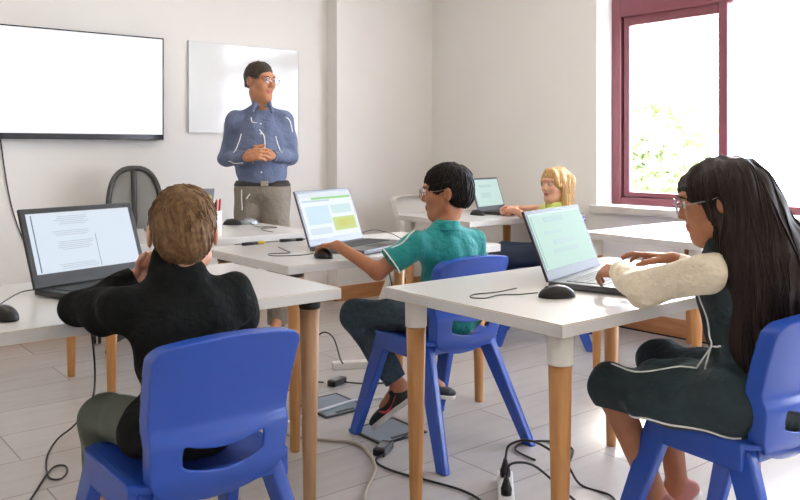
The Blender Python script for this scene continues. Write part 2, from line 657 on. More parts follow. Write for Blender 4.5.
def window(n, w):
    v0, v1, z0, z1 = w
    root = empty('window_%d' % n, (WX + .17, (v0 + v1) / 2, z0))
    root['kind'] = 'structure'
    y0, y1, H = v0 - (v0 + v1) / 2, v1 - (v0 + v1) / 2, z1 - z0
    D0, D1 = 0.0, 0.075
    bm = bmesh.new()
    fw = .075
    zt0, zt1 = 2.055 - z0, 2.27 - z0           # transom band
    for lo, hi in (((D0, y0, 0), (D1, y0 + fw, H)), ((D0, y1 - fw, 0), (D1, y1, H)), ((D0, y0 + fw, 0), (D1, y1 - fw, .05)), ((D0, y0 + fw, H - fw), (D1, y1 - fw, H)),
                   ((D0, y0 + fw, zt0 + .05), (D1, y1 - fw, zt1))):
        add_box(bm, lo, hi, .006)
    wd = (y1 - y0 - 2 * fw)
    ms = [y1 - .865 + .03, y1 - .865 - .71]
    for c in ms:
        add_box(bm, (D0, c - .03, .05), (D1, c + .03, zt0 + .05), .006)
        add_box(bm, (D0, c - .03, zt1), (D1, c + .03, H - fw), .006)
    fr = bm_obj('window_frame', bm, M['frame'], root)
    # one sliding sash in the pane next to the far jamb
    bm = bmesh.new()
    a, b = ms[0] + .03, y1 - fw
    for lo, hi in (((.022, a, .05), (.06, a + .012, zt0 + .05)), ((.022, b - .056, .06), (.06, b - .012, zt0 + .05)), ((.022, a + .012, .06), (.06, b - .056, .090)), ((.022, a + .012, zt0 - .012), (.06, b - .056, zt0 + .05)), ((.058, b - .02, .05), (.07, b, zt0 + .05)), ((.058, a + .012, .05), (.07, b - .012, .066))):
        add_box(bm, lo, hi, .004)
    bm_obj('sash', bm, M['frame'], root)
    cols = [(y0 + fw, ms[1] - .03), (ms[1] + .03, ms[0] - .03), (ms[0] + .03, y1 - fw)]
    for a, b in cols:
        for c, d in ((.05, zt0 + .05), (zt1, H - fw)):
            box('pane', (.036, a, c), (.042, b, d), M['glass'], root)
    s = struct('trim_%d' % (n + 1), [((WX - .035, v0 - .05, z0 - .05), (WX + .17, v1 + .035, z0))], M['marble'], .004)
    return root


window(1, W1)
window(2, W2)
struct('trim_4', [((WX + .002, W1[1] - .004, W1[2]), (WX + .17, W1[1] + .0, W1[3]))], M['reveal'])

# outside: pale paving and a sunlit tree past the window
struct('ground', [((WX + .3, -14, -.6), (40, 26, -.5))], M['ground'])


def tree(loc, h, label):
    root = empty('tree', loc, 0, label, 'tree', 'trees outside the window')
    bm = bmesh.new()
    add_tube(bm, catmull([(0, 0, 0), (.06, .02, h * .3), (-.03, .05, h * .6)], 6), .1, 10, [.13 - .08 * i / 12 for i in range(13)])
    for k in range(5):
        a = k * 1.26
        add_tube(bm, catmull([(0, .03, h * (.35 + .05 * k)), (.4 * math.cos(a), .4 * math.sin(a), h * (.5 + .05 * k)), (.8 * math.cos(a), .8 * math.sin(a), h * (.62 + .05 * k))], 5), .03, 6)
    bm_obj('trunk', bm, M['bark'], root)
    rs = np.random.RandomState(int(h * 100))
    bm = bmesh.new()
    for i in range(4200):
        d = rs.normal(size=3)
        d /= np.linalg.norm(d)
        lob = 1 + .25 * math.sin(5 * d[0] + 3 * d[2]) * math.cos(4 * d[1])
        p = V3(0, 0, h * .68) + d * V3(1.9, 1.9, h * .36) * (0.45 + .55 * rs.rand() ** .5) * lob
        n = unit(d + rs.normal(size=3) * .7)
        t = unit(np.cross(n, rs.normal(size=3)))
        b = np.cross(n, t)
        s = .09 + .06 * rs.rand()
        vs = [bm.verts.new(Vector(p + t * s * x + b * s * y + n * z * s)) for x, y, z in ((-1, 0, 0), (0, .45, .12), (1, 0, 0), (0, -.45, .12))]
        bm.faces.new(vs)
    bm_obj('crown', bm, M['leaf'], root)
    return root


tree((10.6, 8.3, -.5), 2.5, 'small round leafy tree standing outside beyond the maroon window frame')

# added fill panels on the ceiling, out of view
for i, (x, y) in enumerate(((.4, .3), (2.9, .3), (.4, 3.4), (2.9, 3.4))):
    r = empty('fill_panel', (x, y, HC - .04), 0, 'added square fill panel under the white ceiling, out of view', 'added fill light', 'added fill lights')
    box('fill_frame', (-.31, -.31, 0), (.31, .31, .04), M['alu'], r, .003)
    box('fill_diffuser', (-.29, -.29, -.006), (.29, .29, .001), emit('fill_panel_glow_%d' % i, (255, 244, 228), FILL_GLOW), r)


# ------------------------------------------------------------------ desks
TL, TD, TH = 1.16, .735, .74


def desk(loc, L, D, label, sleeve, leg_mat, slen):
    r = empty('desk', (loc[0], loc[1], 0), 0, label, 'desk', 'classroom desks')
    bm = bmesh.new()
    add_box(bm, (0, 0, TH - .0345), (L, D, TH - .003), .0015, 1, 1)
    add_box(bm, (0, 0, TH - .003), (L, D, TH), .0012, 1, 0)
    bm_obj('tabletop', bm, [M['table_top'], M['table_edge']], r)
    for x in (.075, L - .075):
        for y in (.07, D - .07):
            z1 = TH - .0345
            lg = lathe('leg', [(.0185, 0.0), (.0195, .004), (.0315, z1 - slen)], leg_mat, r, (x, y, 0))
            lathe('leg_collar', [(.0335, z1 - slen), (.0345, z1 - slen + .004), (.0355, z1)], sleeve, lg)
    return r


desk((1.598, 1.325), 1.17, .73, 'white desk with white leg collars where the girl in the dark dress types', M['sleeve_white'], M['wood_leg'], .09)
desk((.31, 2.125), 1.17, .75, 'white desk where the boy in the black sweater leans on his arms', M['sleeve_black'], M['wood_leg_pale'], .03)
desk((1.602, 2.655), 1.155, .735, 'white desk carrying the laptop of the boy in the teal shirt', M['sleeve_black'], M['wood_leg'], .02)
desk((1.25, 3.695), 1.17, .735, 'white teacher\'s desk with the pen cup, in front of the mesh office chair', M['sleeve_black'], M['wood_leg'], .02)
desk((3.448, 3.58), 1.10, .735, 'white desk by the back corner where the blonde girl sits', M['sleeve_white'], M['wood_leg'], .09)
desk((3.50, 2.07), 1.06, .73, 'bare white desk under the window sill, nothing on it', M['sleeve_white'], M['wood_leg'], .09)


# ------------------------------------------------------------------ plastic chairs
def rbox2(X, Z, hw, z0, z1, r):
    dx = np.abs(X) - (hw - r)
    dz = np.abs(Z - (z0 + z1) / 2) - ((z1 - z0) / 2 - r)
    return np.sqrt(np.maximum(dx, 0) ** 2 + np.maximum(dz, 0) ** 2) + np.minimum(np.maximum(dx, dz), 0) - r


def back_f(X, Y, Z):
    t = np.clip((Z - .40) / .38, 0, 1)
    ys = -.163 - .092 * t + .55 * X ** 2 + .018 * np.sin(np.pi * t) - .020 / (1 + np.exp((Z - .548) / .007)) + 6.0 * np.maximum(.455 - Z, 0) ** 2
    hw = .165 + .021 * t
    top = .770 - .55 * X ** 2
    bot = .378 + 1.7 * X ** 2
    Zn = .40 + (Z - bot) / (top - bot) * .38
    o = rbox2(X / hw * .18, Zn, .18, .40, .78, .035)
    slot = rbox2(X, Z - 2.0 * X ** 2, .100, .458, .508, .010)
    panel = np.maximum(np.abs(Y - ys) - .0045, o)
    panel = np.maximum(panel, -slot)
    rim = np.maximum(np.maximum(-o - .011, o), np.abs(Y - ys - .020) - .0245)
    rim = np.maximum(rim, .44 - Z + 0 * X)
    d = np.minimum(panel, rim)
    return d


def seat_f(X, Y, Z):
    o = rbox2(X, Y, .198, -.160, .205, .05)
    zs = .440 - .012 * np.exp(-(X / .12) ** 2 - ((Y + .02) / .12) ** 2) - .25 * np.maximum(Y - .15, 0) ** 1.5
    slab = np.maximum(np.abs(Z - zs + .005) - .0055, o)
    side = np.maximum(np.maximum(np.abs(np.abs(X) - .190) - .010, np.abs(Y - .012) - .145), np.abs(Z - .408) - .034)
    front = np.maximum(np.maximum(np.abs(X) - .15, np.abs(Y - .192) - .008), np.abs(Z - .415) - .022)
    backs = np.maximum(np.maximum(np.abs(X) - .15, np.abs(Y + .140) - .010), np.abs(Z - .418) - .024)
    return np.minimum(np.minimum(slab, side), np.minimum(front, backs)) - .002


def leg_f(sx, sy):
    top = V3(sx * (.182 if sy > 0 else .165), .135 if sy > 0 else -.110, .40)
    bot = V3(sx * .232, .262 if sy > 0 else -.285, .0)

    def f(X, Y, Z):
        t = (top[2] - Z) / top[2]
        cx = top[0] + (bot[0] - top[0]) * t
        cy = top[1] + (bot[1] - top[1]) * t
        hy = .041 - .015 * np.clip(t, 0, 1)
        hx = .019 - .003 * np.clip(t, 0, 1)
        qx, qy = np.abs(X - cx) - (hx - .008), np.abs(Y - cy) - (hy - .008)
        d = np.sqrt(np.maximum(qx, 0) ** 2 + np.maximum(qy, 0) ** 2) + np.minimum(np.maximum(qx, qy), 0) - .008
        return np.maximum(np.maximum(d, -Z), Z - .425)
    return f, np.minimum(top, bot), np.maximum(top, bot)


def make_chair(label, m):
    r = empty('plastic_chair', (0, 0, 0), 0, label, 'chair', 'moulded plastic school chairs')
    V, Q = func_mesh(back_f, (-.22, -.32, .36), (.22, -.07, .79), .003, 2)
    link('backrest', raw_mesh('backrest', V, Q), m, r)
    V, Q = func_mesh(seat_f, (-.21, -.22, .36), (.21, .23, .46), .003, 2)
    link('seat', raw_mesh('seat', V, Q), m, r)
    for sx in (-1, 1):
        for sy in (1, -1):
            f, lo, hi = leg_f(sx, sy)
            V, Q = func_mesh(f, lo - V3(.04, .06, .012), hi + V3(.04, .06, .04), .0035, 1)
            V[:, 2] = np.maximum(V[:, 2], 0.0005)
            link('leg', raw_mesh('leg', V, Q), m, r)
    return r


def place(r, x, y, rz, z=0):
    r.location = (x, y, z)
    r.rotation_euler = (0, 0, math.radians(rz))
    return r


chair0 = make_chair('blue plastic chair holding the boy in the black sweater', M['chair_blue'])
place(chair0, .850, 1.876, 0)
CH = {'L': chair0}
for key, x, y, rz, lab in (('M', 2.21, 2.480, 0, 'blue plastic chair holding the boy in the teal polo shirt'),
                           ('C', 2.15, 1.15, -6, 'blue plastic chair holding the girl with long dark hair'),
                           ('D', 3.86, 3.35, 38, 'blue plastic chair under the blonde girl at the corner desk')):
    c = copy_tree(chair0)
    c['label'] = lab
    CH[key] = place(c, x, y, rz)
w = copy_tree(chair0)
w['label'] = 'empty white plastic chair between the back corner desk and the wall'
for ch in w.children:
    ch.data = ch.data.copy()
    ch.data.materials[0] = M['chair_white']
place(w, 4.05, 4.63, 180)
w.scale = (1.08, 1.08, 1.08)


# ------------------------------------------------------------------ laptops
def laptop(loc, rz, w, d, lid_h, tilt, label, lidm, deckm, scr, bars, strength=1.0, bz=.014, chin=.030):
    """loc = middle of the hinge line on the desk; local -y points at the user"""
    r = empty('laptop', loc, math.radians(rz), label, 'laptop', 'open laptops on the desks')
    box('base', (-w / 2, -d, .003), (w / 2, 0, .022), deckm, r, .004)
    for (x, y) in ((-.42, -.1), (.42, -.1), (-.42, -.9), (.42, -.9)):
        box('rubber_foot', (x * w - .012, y * d - .008, 0), (x * w + .012, y * d + .008, .0045), M['black'], r, .001)
    kb = bmesh.new()
    nx, ny = 15, 6
    kw, kh = w * .86 / nx, d * .44 / ny
    for i in range(nx):
        for j in range(ny):
            if j == 0 and 3 < i < 9:
                if i != 4:
                    continue
                add_box(kb, (-w * .43 + i * kw + .001, -d * .60 + j * kh + .001, .0218), (-w * .43 + (i + 5) * kw - .001, -d * .60 + (j + 1) * kh - .001, .0242), .0007, 1)
                continue
            add_box(kb, (-w * .43 + i * kw + .001, -d * .60 + j * kh + .001, .0218), (-w * .43 + (i + 1) * kw - .001, -d * .60 + (j + 1) * kh - .001, .0242), .0007, 1)
    bm_obj('keyboard', kb, M['keys'], r)
    box('touchpad', (-w * .16, -d * .95, .0218), (w * .10, -d * .66, .0226), M['dark'], r, .0004)
    lid = box('lid', (-w / 2, -.005, 0), (w / 2, .005, lid_h), lidm, r, .003, (0, .002, .018), (math.radians(-tilt), 0, 0))
    # screen picture: flat coloured blocks on the panel
    bm = bmesh.new()
    mats = [emit('screen_glow', scr, strength)]
    z0, z1 = chin, lid_h - bz * .95
    add_box(bm, (-w / 2 + bz, -.0062, z0), (w / 2 - bz, -.0048, z1), 0, 1, 0)
    for (x0, x1, a, b, c) in bars:
        if str(c) not in [m.get('rgb_key') for m in mats]:
            mm = emit('screen_block', c, strength)
            mm['rgb_key'] = str(c)
            mats.append(mm)
        mi = [m.get('rgb_key') for m in mats].index(str(c))
        W, Hh = w - 2 * bz, z1 - z0
        add_box(bm, (-w / 2 + bz + x0 * W, -.0066, z0 + a * Hh), (-w / 2 + bz + x1 * W, -.0060, z0 + b * Hh), 0, 1, mi)
    bm_obj('screen', bm, mats, lid)
    for s in (-1, 1):
        lathe('hinge', [(.008, -.03), (.008, .03)], M['dark'], r, (s * w * .36, .004, .016), (0, math.pi / 2, 0), 12)
    return r


grey = (196, 206, 218)
docs = []
rs = random.Random(3)
for k, (a, n) in enumerate(((.93, 5), (.68, 3), (.50, 5), (.12, 3))):
    for i in range(n):
        docs.append((.30 - .1 * rs.random(), .52 + .06 * rs.random(), a - .032 * i - .014, a - .032 * i, grey))
docs += [(.60, .606, .02, .58, (150, 160, 172)), (.035, .045, .02, .97, (96, 112, 142)), (.0, 1, .965, 1, (222, 230, 240))]
laptop((.878, 2.655, TH), 18, .42, .28, .253, 20, 'black laptop showing a text page, in front of the boy in black', M['black'], M['black'], (222, 234, 246), docs, .95, .019, .042)
web = [(.0, 1, .90, 1, (226, 232, 238)), (.22, 1, .845, .895, (150, 214, 136)), (.03, .55, .80, .83, (190, 206, 216)), (.06, .50, .30, .70, (206, 230, 244)), (.52, .97, .12, .42, (200, 216, 126)), (.60, .92, .2, .36, (220, 212, 120)),
       (.55, .95, .5, .7, (206, 228, 230)), (.05, .45, .08, .22, (214, 226, 234))]
laptop((2.10, 3.045, TH), 20, .42, .285, .254, 20, 'grey laptop showing a web page with a green bar, beside the boy in teal', M['grey_deck'], M['grey_deck'], (236, 244, 248), web, .95)
mint = [(.25, .62, .82, .92, (176, 208, 200)), (.2, .5, .60, .66, (180, 212, 204)), (.3, .7, .4, .5, (182, 212, 204)), (.25, .72, .25, .33, (180, 210, 202)), (.03, .04, .05, .95, (150, 190, 182)), (0, 1, .965, 1, (206, 230, 222))]
laptop((2.205, 1.77, TH), 16, .45, .295, .238, 22, 'dark laptop with a mint green screen before the girl in the dark dress', M['dark'], M['grey_deck'], (184, 218, 202), mint, .9, .014, .034)
laptop((4.10, 4.03, TH), 14, .37, .26, .235, 18, 'laptop with a pale mint screen on the blonde girl\'s corner desk', M['grey_deck'], M['dark'], (204, 230, 224), [(.2, .7, .7, .8, (190, 218, 212)), (.2, .6, .3, .5, (192, 220, 214))], .95)
laptop((1.805, 4.04, TH), 176, .29, .22, .225, 14, 'grey laptop on the teacher\'s desk with its back to the class', M['silver'], M['grey_deck'], (200, 210, 220), [], .5)


# ------------------------------------------------------------------ mice, pens, cables
def mouse(loc, rz, label, m=None, s=1.0):
    r = empty('computer_mouse', loc, math.radians(rz), label, 'mouse', 'computer mice')

    def f(X, Y, Z):
        k = np.sqrt((X / (.031 * s)) ** 2 + (Y / (.058 * s)) ** 2 + ((Z - .002) / (.036 * s)) ** 2)
        return np.maximum((k - 1) * .03, -Z + .001)
    V, Q = func_mesh(f, (-.04, -.065, -.004), (.04, .065, .042), .003, 1)
    V[:, 2] = np.maximum(V[:, 2], .0005)
    link('shell', raw_mesh('shell', V, Q), m or M['black'], r)
    bm = bmesh.new()
    add_lathe(bm, [(.0085, -.0035), (.0095, 0), (.0085, .0035)], 16, Matrix.Translation((0, .03 * s, .026 * s)) @ Matrix.Rotation(math.pi / 2, 4, 'Y'))
    bm_obj('scroll_wheel', bm, M['dark'], r)
    return r


mouse((1.885, 1.585, TH), 62, 'black computer mouse on the white desk beside the mint screen laptop')
mouse((.525, 2.285, TH), 10, 'black computer mouse on the desk of the boy in black')
mouse((1.842, 2.772, TH), -2, 'black computer mouse under the hand of the boy in teal')
mouse((3.845, 3.92, TH), 10, 'black computer mouse beside the blonde girl\'s laptop')
mouse((2.225, 4.31, TH), 40, 'black computer mouse on the teacher\'s desk')
mouse((2.32, 4.29, TH), 75, 'grey computer mouse at the corner of the teacher\'s desk', M['silver'], 1.0)


def cable(label, pts, r=.0022, m=None, group='cables', name='cable', cat='cable'):
    o = tube(name, pts, r, m or M['rubber'])
    return tag(o, label, cat, group)


z = TH + .0028
cable('thin looped mouse cable on the desk of the girl in the dark dress', [(1.86, 1.635, TH + .01), (1.82, 1.68, z), (1.77, 1.71, z), (1.70, 1.70, z), (1.675, 1.735, z), (1.72, 1.765, z), (1.80, 1.75, z), (1.90, 1.76, z)], .0018)
cable('thin mouse cable coiling on the desk of the boy in teal', [(1.825, 2.825, TH + .012), (1.79, 2.88, z), (1.70, 2.93, z), (1.72, 3.0, z), (1.80, 2.97, z), (1.83, 3.05, z), (1.87, 3.18, z)], .0018)
cable('thin cable looping behind the laptop of the boy in teal', [(2.28, 3.14, TH + .012), (2.34, 3.20, TH + .03), (2.42, 3.19, TH + .045), (2.46, 3.10, TH + .03), (2.50, 3.05, z), (2.6, 3.02, z)], .0018)
cable('thin mouse cable on the desk of the boy in black', [(.52, 2.345, TH + .012), (.54, 2.44, z), (.58, 2.50, TH + .012), (.64, 2.57, TH + .02), (.70, 2.62, TH + .014)], .0018)
cable('thin mouse cable at the far corner of the teacher\'s desk', [(2.30, 4.23, TH + .012), (2.27, 4.1, z), (2.33, 4.05, z), (2.33, 3.98, z), (2.25, 4.0, z), (2.2, 3.9, z), (2.19, 3.78, z)], .0018)
cable('black cable hanging down the wall below the TV', [(1.21, WB - .006, 1.245), (1.229, WB - .008, 1.089), (1.252, WB - .008, .936), (1.286, WB - .008, .782), (1.343, WB - .008, .612), (1.40, WB - .008, .5), (1.5, WB - .008, .44)], .0035)


def marker(loc, rz, label, mcap):
    r = empty('whiteboard_marker', loc, math.radians(rz), label, 'marker', 'markers on the desk edge')
    R = (0, math.pi / 2, 0)
    lathe('barrel', [(.0075, -.055), (.0075, .025)], M['black'], r, (0, 0, .0078), R, 14)
    lathe('cap', [(.0078, .025), (.0078, .06), (.005, .066)], mcap, r, (0, 0, .0078), R, 14)
    return r


marker((1.83, 3.345, TH), 4, 'black marker with a yellow cap on the far edge of the desk', M['yellow_pen'])
marker((2.04, 3.355, TH), -8, 'all black marker lying behind the lid of the grey web page laptop', M['black'])

cup = empty('pen_cup', (1.838, 3.765, TH), 0, 'tall white cup holding pens on the teacher\'s desk', 'cup')
lathe('cup_body', [(.038, 0), (.040, .003), (.043, .135), (.040, .135), (.036, .006), (.001, .006)], M['cup'], cup)
for i, (a, rr, hh, mm, lab) in enumerate(((.2, .012, .19, 'red_pen', 'red pen'), (1.6, .018, .21, 'yellow_pen', 'yellow pen'), (3.0, .020, .185, 'black', 'black pen'), (4.6, .018, .18, 'black', 'black pen'), (5.6, .02, .195, 'red_pen', 'red pen'))):
    bm = bmesh.new()
    a0 = Vector((rr * math.cos(a), rr * math.sin(a), .012))
    a1 = Vector((rr * 1.7 * math.cos(a), rr * 1.7 * math.sin(a), hh))
    add_tube(bm, [a0, a0.lerp(a1, .95), a1], .0055, 10, [.0055, .0055, .003])
    o = bm_obj('pen', bm, M[mm])
    o.location = cup.location
    tag(o, '%s standing in the white cup on the teacher\'s desk' % lab, 'pen', 'pens in the white cup')


# ------------------------------------------------------------------ wall equipment
tv = empty('wall_tv', (1.600, 5.29, 1.248), 0, 'large flat TV with a blank white screen on the back wall', 'TV')
Wt, Ht = 1.23, .69
box('tv_housing', (-Wt / 2, .004, 0), (Wt / 2, .05, Ht), M['tv_black'], tv, .004)
box('tv_bezel', (-Wt / 2, -.004, 0), (Wt / 2, .006, .036), M['tv_black'], tv, .002)
bmf = bmesh.new()
for lo, hi in (((-Wt / 2, -.003, .036), (-Wt / 2 + .008, .005, Ht)), ((Wt / 2 - .008, -.003, .036), (Wt / 2, .005, Ht)), ((-Wt / 2 + .008, -.003, Ht - .008), (Wt / 2 - .008, .005, Ht))):
    add_box(bmf, lo, hi, .001, 1)
bm_obj('tv_edge', bmf, M['tv_black'], tv)
box('screen', (-Wt / 2 + .008, .0, .036), (Wt / 2 - .008, .0045, Ht - .008), emit('tv_glow', (252, 252, 255), 1.05), tv)
box('wall_mount', (-.25, .05, .15), (.25, WB - 5.29, .5), M['dark'], tv)

wb = empty('whiteboard', (2.871, WB, 1.31), 0, 'white glossy board on the back wall behind the teacher', 'whiteboard')
box('board_panel', (-.445, -.018, .0), (.445, 0, .632), M['white_board'], wb, .001)
bmf = bmesh.new()
for lo, hi in (((-.451, -.022, -.006), (-.445, 0, .638)), ((.445, -.022, -.006), (.451, 0, .638)), ((-.445, -.022, .632), (.445, 0, .638)), ((-.445, -.022, -.006), (.445, 0, 0))):
    add_box(bmf, lo, hi)
bm_obj('board_frame', bmf, M['alu'], wb)

# ------------------------------------------------------------------ office chair
oc = empty('office_chair', (1.885, 4.80, 0), math.radians(172), 'grey mesh office chair behind the teacher\'s desk', 'chair')
lathe('gas_column', [(.03, .09), (.03, .28), (.018, .28), (.018, .42)], M['dark'], oc)
for k in range(5):
    a = math.radians(72 * k + 38)
    bm = bmesh.new()
    d = Vector((math.cos(a), math.sin(a), 0))
    add_tube(bm, [d * .02 + Vector((0, 0, .115)), d * .15 + Vector((0, 0, .10)), d * .285 + Vector((0, 0, .075))], .02, 10, [.026, .022, .016])
    sp = bm_obj('base_spoke', bm, M['chair_frame'], oc)
    bm = bmesh.new()
    for s in (-1, 1):
        add_lathe(bm, [(.012, -.009), (.026, -.008), (.027, 0), (.026, .008), (.012, .009)], 18, Matrix.Translation(d * .29 + Vector((0, 0, .0275))) @ Matrix.Rotation(a + .5, 4, 'Z') @ Matrix.Translation((s * .014, 0, 0)) @ Matrix.Rotation(math.pi / 2, 4, 'Y'))
    bm_obj('caster', bm, M['black'], sp)


def oseat(X, Y, Z):
    o = rbox2(X, Y, .235, -.22, .23, .09)
    return np.maximum(o, np.abs(Z - .455 + .12 * np.maximum(Y - .14, 0)) - .03) - .008


V, Q = func_mesh(oseat, (-.26, -.25, .39), (.26, .26, .51), .007)
link('seat', raw_mesh('seat', V, Q), M['mesh_fabric'], oc)
ring, zc = [], .82
for k in range(40):
    a = 2 * math.pi * k / 40
    x = .160 * abs(math.cos(a)) ** .75 * (1 if math.cos(a) >= 0 else -1) * (1 - .10 * (math.sin(a) < 0) * abs(math.sin(a)))
    zz = zc + .245 * abs(math.sin(a)) ** .9 * (1 if math.sin(a) >= 0 else -1)
    ring.append(Vector((x, -.215 - .09 * (zz - .5) + .45 * x * x, zz)))
bm = bmesh.new()
add_tube(bm, ring + [ring[0]], .017, 10, cap=False)
bm_obj('back_frame', bm, M['chair_frame'], oc)
bm = bmesh.new()
cv = bm.verts.new(Vector((0, -.215 - .09 * (zc - .5), zc)))
mid = [bm.verts.new(Vector((p.x * .5, -.215 - .09 * (zc + (p.z - zc) * .5 - .5) + .45 * (p.x * .5) ** 2, zc + (p.z - zc) * .5))) for p in ring]
out = [bm.verts.new(p) for p in ring]
for k in range(40):
    bm.faces.new((cv, mid[k], mid[(k + 1) % 40])).smooth = True
    bm.faces.new((mid[k], out[k], out[(k + 1) % 40], mid[(k + 1) % 40])).smooth = True
bmesh.ops.solidify(bm, geom=bm.faces[:], thickness=.006)
bm_obj('back_mesh', bm, M['mesh_fabric'], oc)
bm = bmesh.new()
add_tube(bm, catmull([(0, -.05, .40), (0, -.20, .44), (0, -.250, .60), (0, -.244, .85), (0, -.262, 1.05)], 6), .02, 10, [.026] * 8 + [.022] * 9 + [.018] * 8)
bm_obj('back_spine', bm, M['chair_frame'], oc)


# ------------------------------------------------------------------ floor boxes, power strips, adapters and floor cables
def plate(x0, x1, y0, y1, label):
    r = empty('floor_box', ((x0 + x1) / 2, (y0 + y1) / 2, 0), 0, label, 'floor box', 'floor socket boxes')
    a, b = (x1 - x0) / 2, (y1 - y0) / 2
    bm = bmesh.new()
    for lo, hi in (((-a, -b, 0), (a, -b + .012, .008)), ((-a, b - .012, 0), (a, b, .008)), ((-a, -b + .012, 0), (-a + .012, b - .012, .008)), ((a - .012, -b + .012, 0), (a, b - .012, .008))):
        add_box(bm, lo, hi, .001, 1)
    bm_obj('rim', bm, M['dark'], r)
    box('lid', (-a + .013, -b + .013, 0), (a - .013, b - .013, .007), M['plate'], r, .001)
    box('cable_flap', (-.05, -b + .02, .007), (.05, -b + .035, .009), M['dark'], r)
    return r


plate(1.985, 2.225, 2.965, 3.235, 'grey floor box lid under the desk of the boy in teal')
plate(1.975, 2.215, 2.555, 2.785, 'grey floor box lid beneath the shoe of the boy in teal')


def strip(loc, rz, n, label, plugs):
    r = empty('power_strip', loc, math.radians(rz), label, 'power strip', 'white power strips on the floor')
    L = n * .05 + .05
    box('housing', (-.027, 0, 0), (.027, L, .038), M['strip_white'], r, .004)
    for k in range(n):
        s = lathe('socket', [(.0195, .0375), (.0195, .0395), (.016, .0395), (.016, .034), (.001, .034)], M['strip_white'], r, (0, .04 + k * .05, 0), n=20)
        bm = bmesh.new()
        for q in (-1, 1):
            add_lathe(bm, [(.0028, .0335), (.0028, .0346)], 10, Matrix.Translation((q * .0095 * .7, q * .0095 * .7, 0)))
        bm_obj('pin_hole', bm, M['black'], s)
    box('switch', (-.012, L - .022, .037), (.012, L - .006, .042), M['red_pen'], r, .001)
    return r


def plug(loc, label, rz=0.0):
    r = empty('plug', loc, math.radians(rz), label, 'plug', 'black plugs')
    lathe('plug_body', [(.018, 0), (.019, .02), (.015, .03), (.009, .05), (.006, .062)], M['black'], r, n=18)
    return r


strip((1.933, 1.835, 0), -45, 4, 'white power strip on the floor under the desk of the girl in the dark dress', 2)
strip((2.46, 3.62, 0), -118, 4, 'white power strip on the floor behind the feet of the boy in teal', 2)
c, s = math.cos(math.radians(-45)), math.sin(math.radians(-45))
pa = (1.933 - s * .19, 1.835 + c * .19)
pb = (1.933 - s * .04, 1.835 + c * .04)
plug((pa[0], pa[1], .04), 'black plug at the far end of the power strip under the dark dress girl\'s desk')
plug((pb[0], pb[1], .04), 'black plug in the middle of the power strip under the dark dress girl\'s desk')
cable('black cable arching from the power strip past the collared desk leg', [(pa[0], pa[1], .10), (pa[0] + .025, pa[1] + .0, .145), (pa[0] + .09, pa[1] - .05, .155), (pa[0] + .17, pa[1] - .12, .09), (pa[0] + .21, pa[1] - .16, .008), (pa[0] + .22, pa[1] - .28, .006), (pa[0] + .14, pa[1] - .38, .006)], .0042)
cable('black cable arching low from the power strip toward the girl\'s chair', [(pb[0], pb[1], .10), (pb[0] + .025, pb[1] - .0, .135), (pb[0] + .08, pb[1] - .05, .13), (pb[0] + .15, pb[1] - .12, .05), (pb[0] + .18, pb[1] - .18, .006), (pb[0] + .16, pb[1] - .3, .006)], .0042)
cable('loose black cable ring on the floor by the collared desk leg', [(2.327, 2.062, .006), (2.335, 2.146, .006), (2.359, 2.194, .006), (2.42, 2.215, .006), (2.479, 2.197, .006), (2.548, 2.126, .006), (2.53, 2.05, .006), (2.476, 2.006, .006), (2.38, 1.95, .006), (2.304, 1.899, .006)], .0042)


def adapter(loc, rz, label, size=(.05, .105, .03)):
    o = box('power_adapter', (-size[0] / 2, -size[1] / 2, 0), (size[0] / 2, size[1] / 2, size[2]), M['black'], None, .006, loc, (0, 0, math.radians(rz)), 3)
    tag(o, label, 'power adapter', 'black laptop power adapters')
    b = box('rating_label', (-size[0] * .32, -size[1] * .3, size[2]), (size[0] * .32, size[1] * .3, size[2] + .0006), M['silver'], o)
    return o


adapter((1.94, 2.50, 0), -58, 'black power adapter on the floor beside the chair of the boy in teal')
adapter((2.32, 3.37, 0), -70, 'black power adapter on the floor in front of the white power strip')
z = .006
cable('black cable from the adapter beside the teal boy\'s chair running to the front power strip', [(1.915, 2.455, .014), (1.868, 2.45, z), (1.841, 2.393, z), (1.852, 2.288, z), (1.90, 2.137, z), (1.925, 2.03, z), (1.915, 1.93, z), (1.86, 1.80, z), (1.80, 1.66, z)], .0042)
cable('thin cable rising from the floor adapter to the desk of the boy in teal', [(1.965, 2.55, .014), (2.02, 2.545, .012), (2.09, 2.51, .05), (2.185, 2.54, .16), (2.205, 2.66, .30), (2.205, 2.74, .48), (2.205, 2.82, .70)], .003)
cable('thick grey cable snaking over the floor under the desk of the boy in black', [(1.80, 3.06, .008), (1.75, 3.0, .008), (1.735, 2.92, .008), (1.763, 2.827, .008), (1.839, 2.721, .008), (1.904, 2.626, .008), (1.868, 2.491, .008), (1.795, 2.363, .008), (1.665, 2.243, .008), (1.606, 2.169, .008), (1.55, 2.05, .008)], .007, M['cable_grey'])
cable('white cable lying across the floor box lid', [(1.68, 2.93, .008), (1.75, 2.985, .008), (1.86, 3.03, .009), (1.98, 3.04, .014), (2.10, 3.055, .015), (2.20, 3.065, .015), (2.30, 3.05, .009), (2.42, 3.0, .008)], .006, M['cable_white'])
cable('black cable from the rear adapter running along the floor', [(2.345, 3.34, .014), (2.42, 3.28, z), (2.52, 3.22, z), (2.62, 3.20, z)], .004)
cable('black cable standing in a loop by the rear power strip', [(2.24, 3.47, z), (2.25, 3.55, .03), (2.31, 3.61, .13), (2.38, 3.60, .21), (2.44, 3.58, .18), (2.47, 3.56, .07), (2.48, 3.545, .04)], .004)
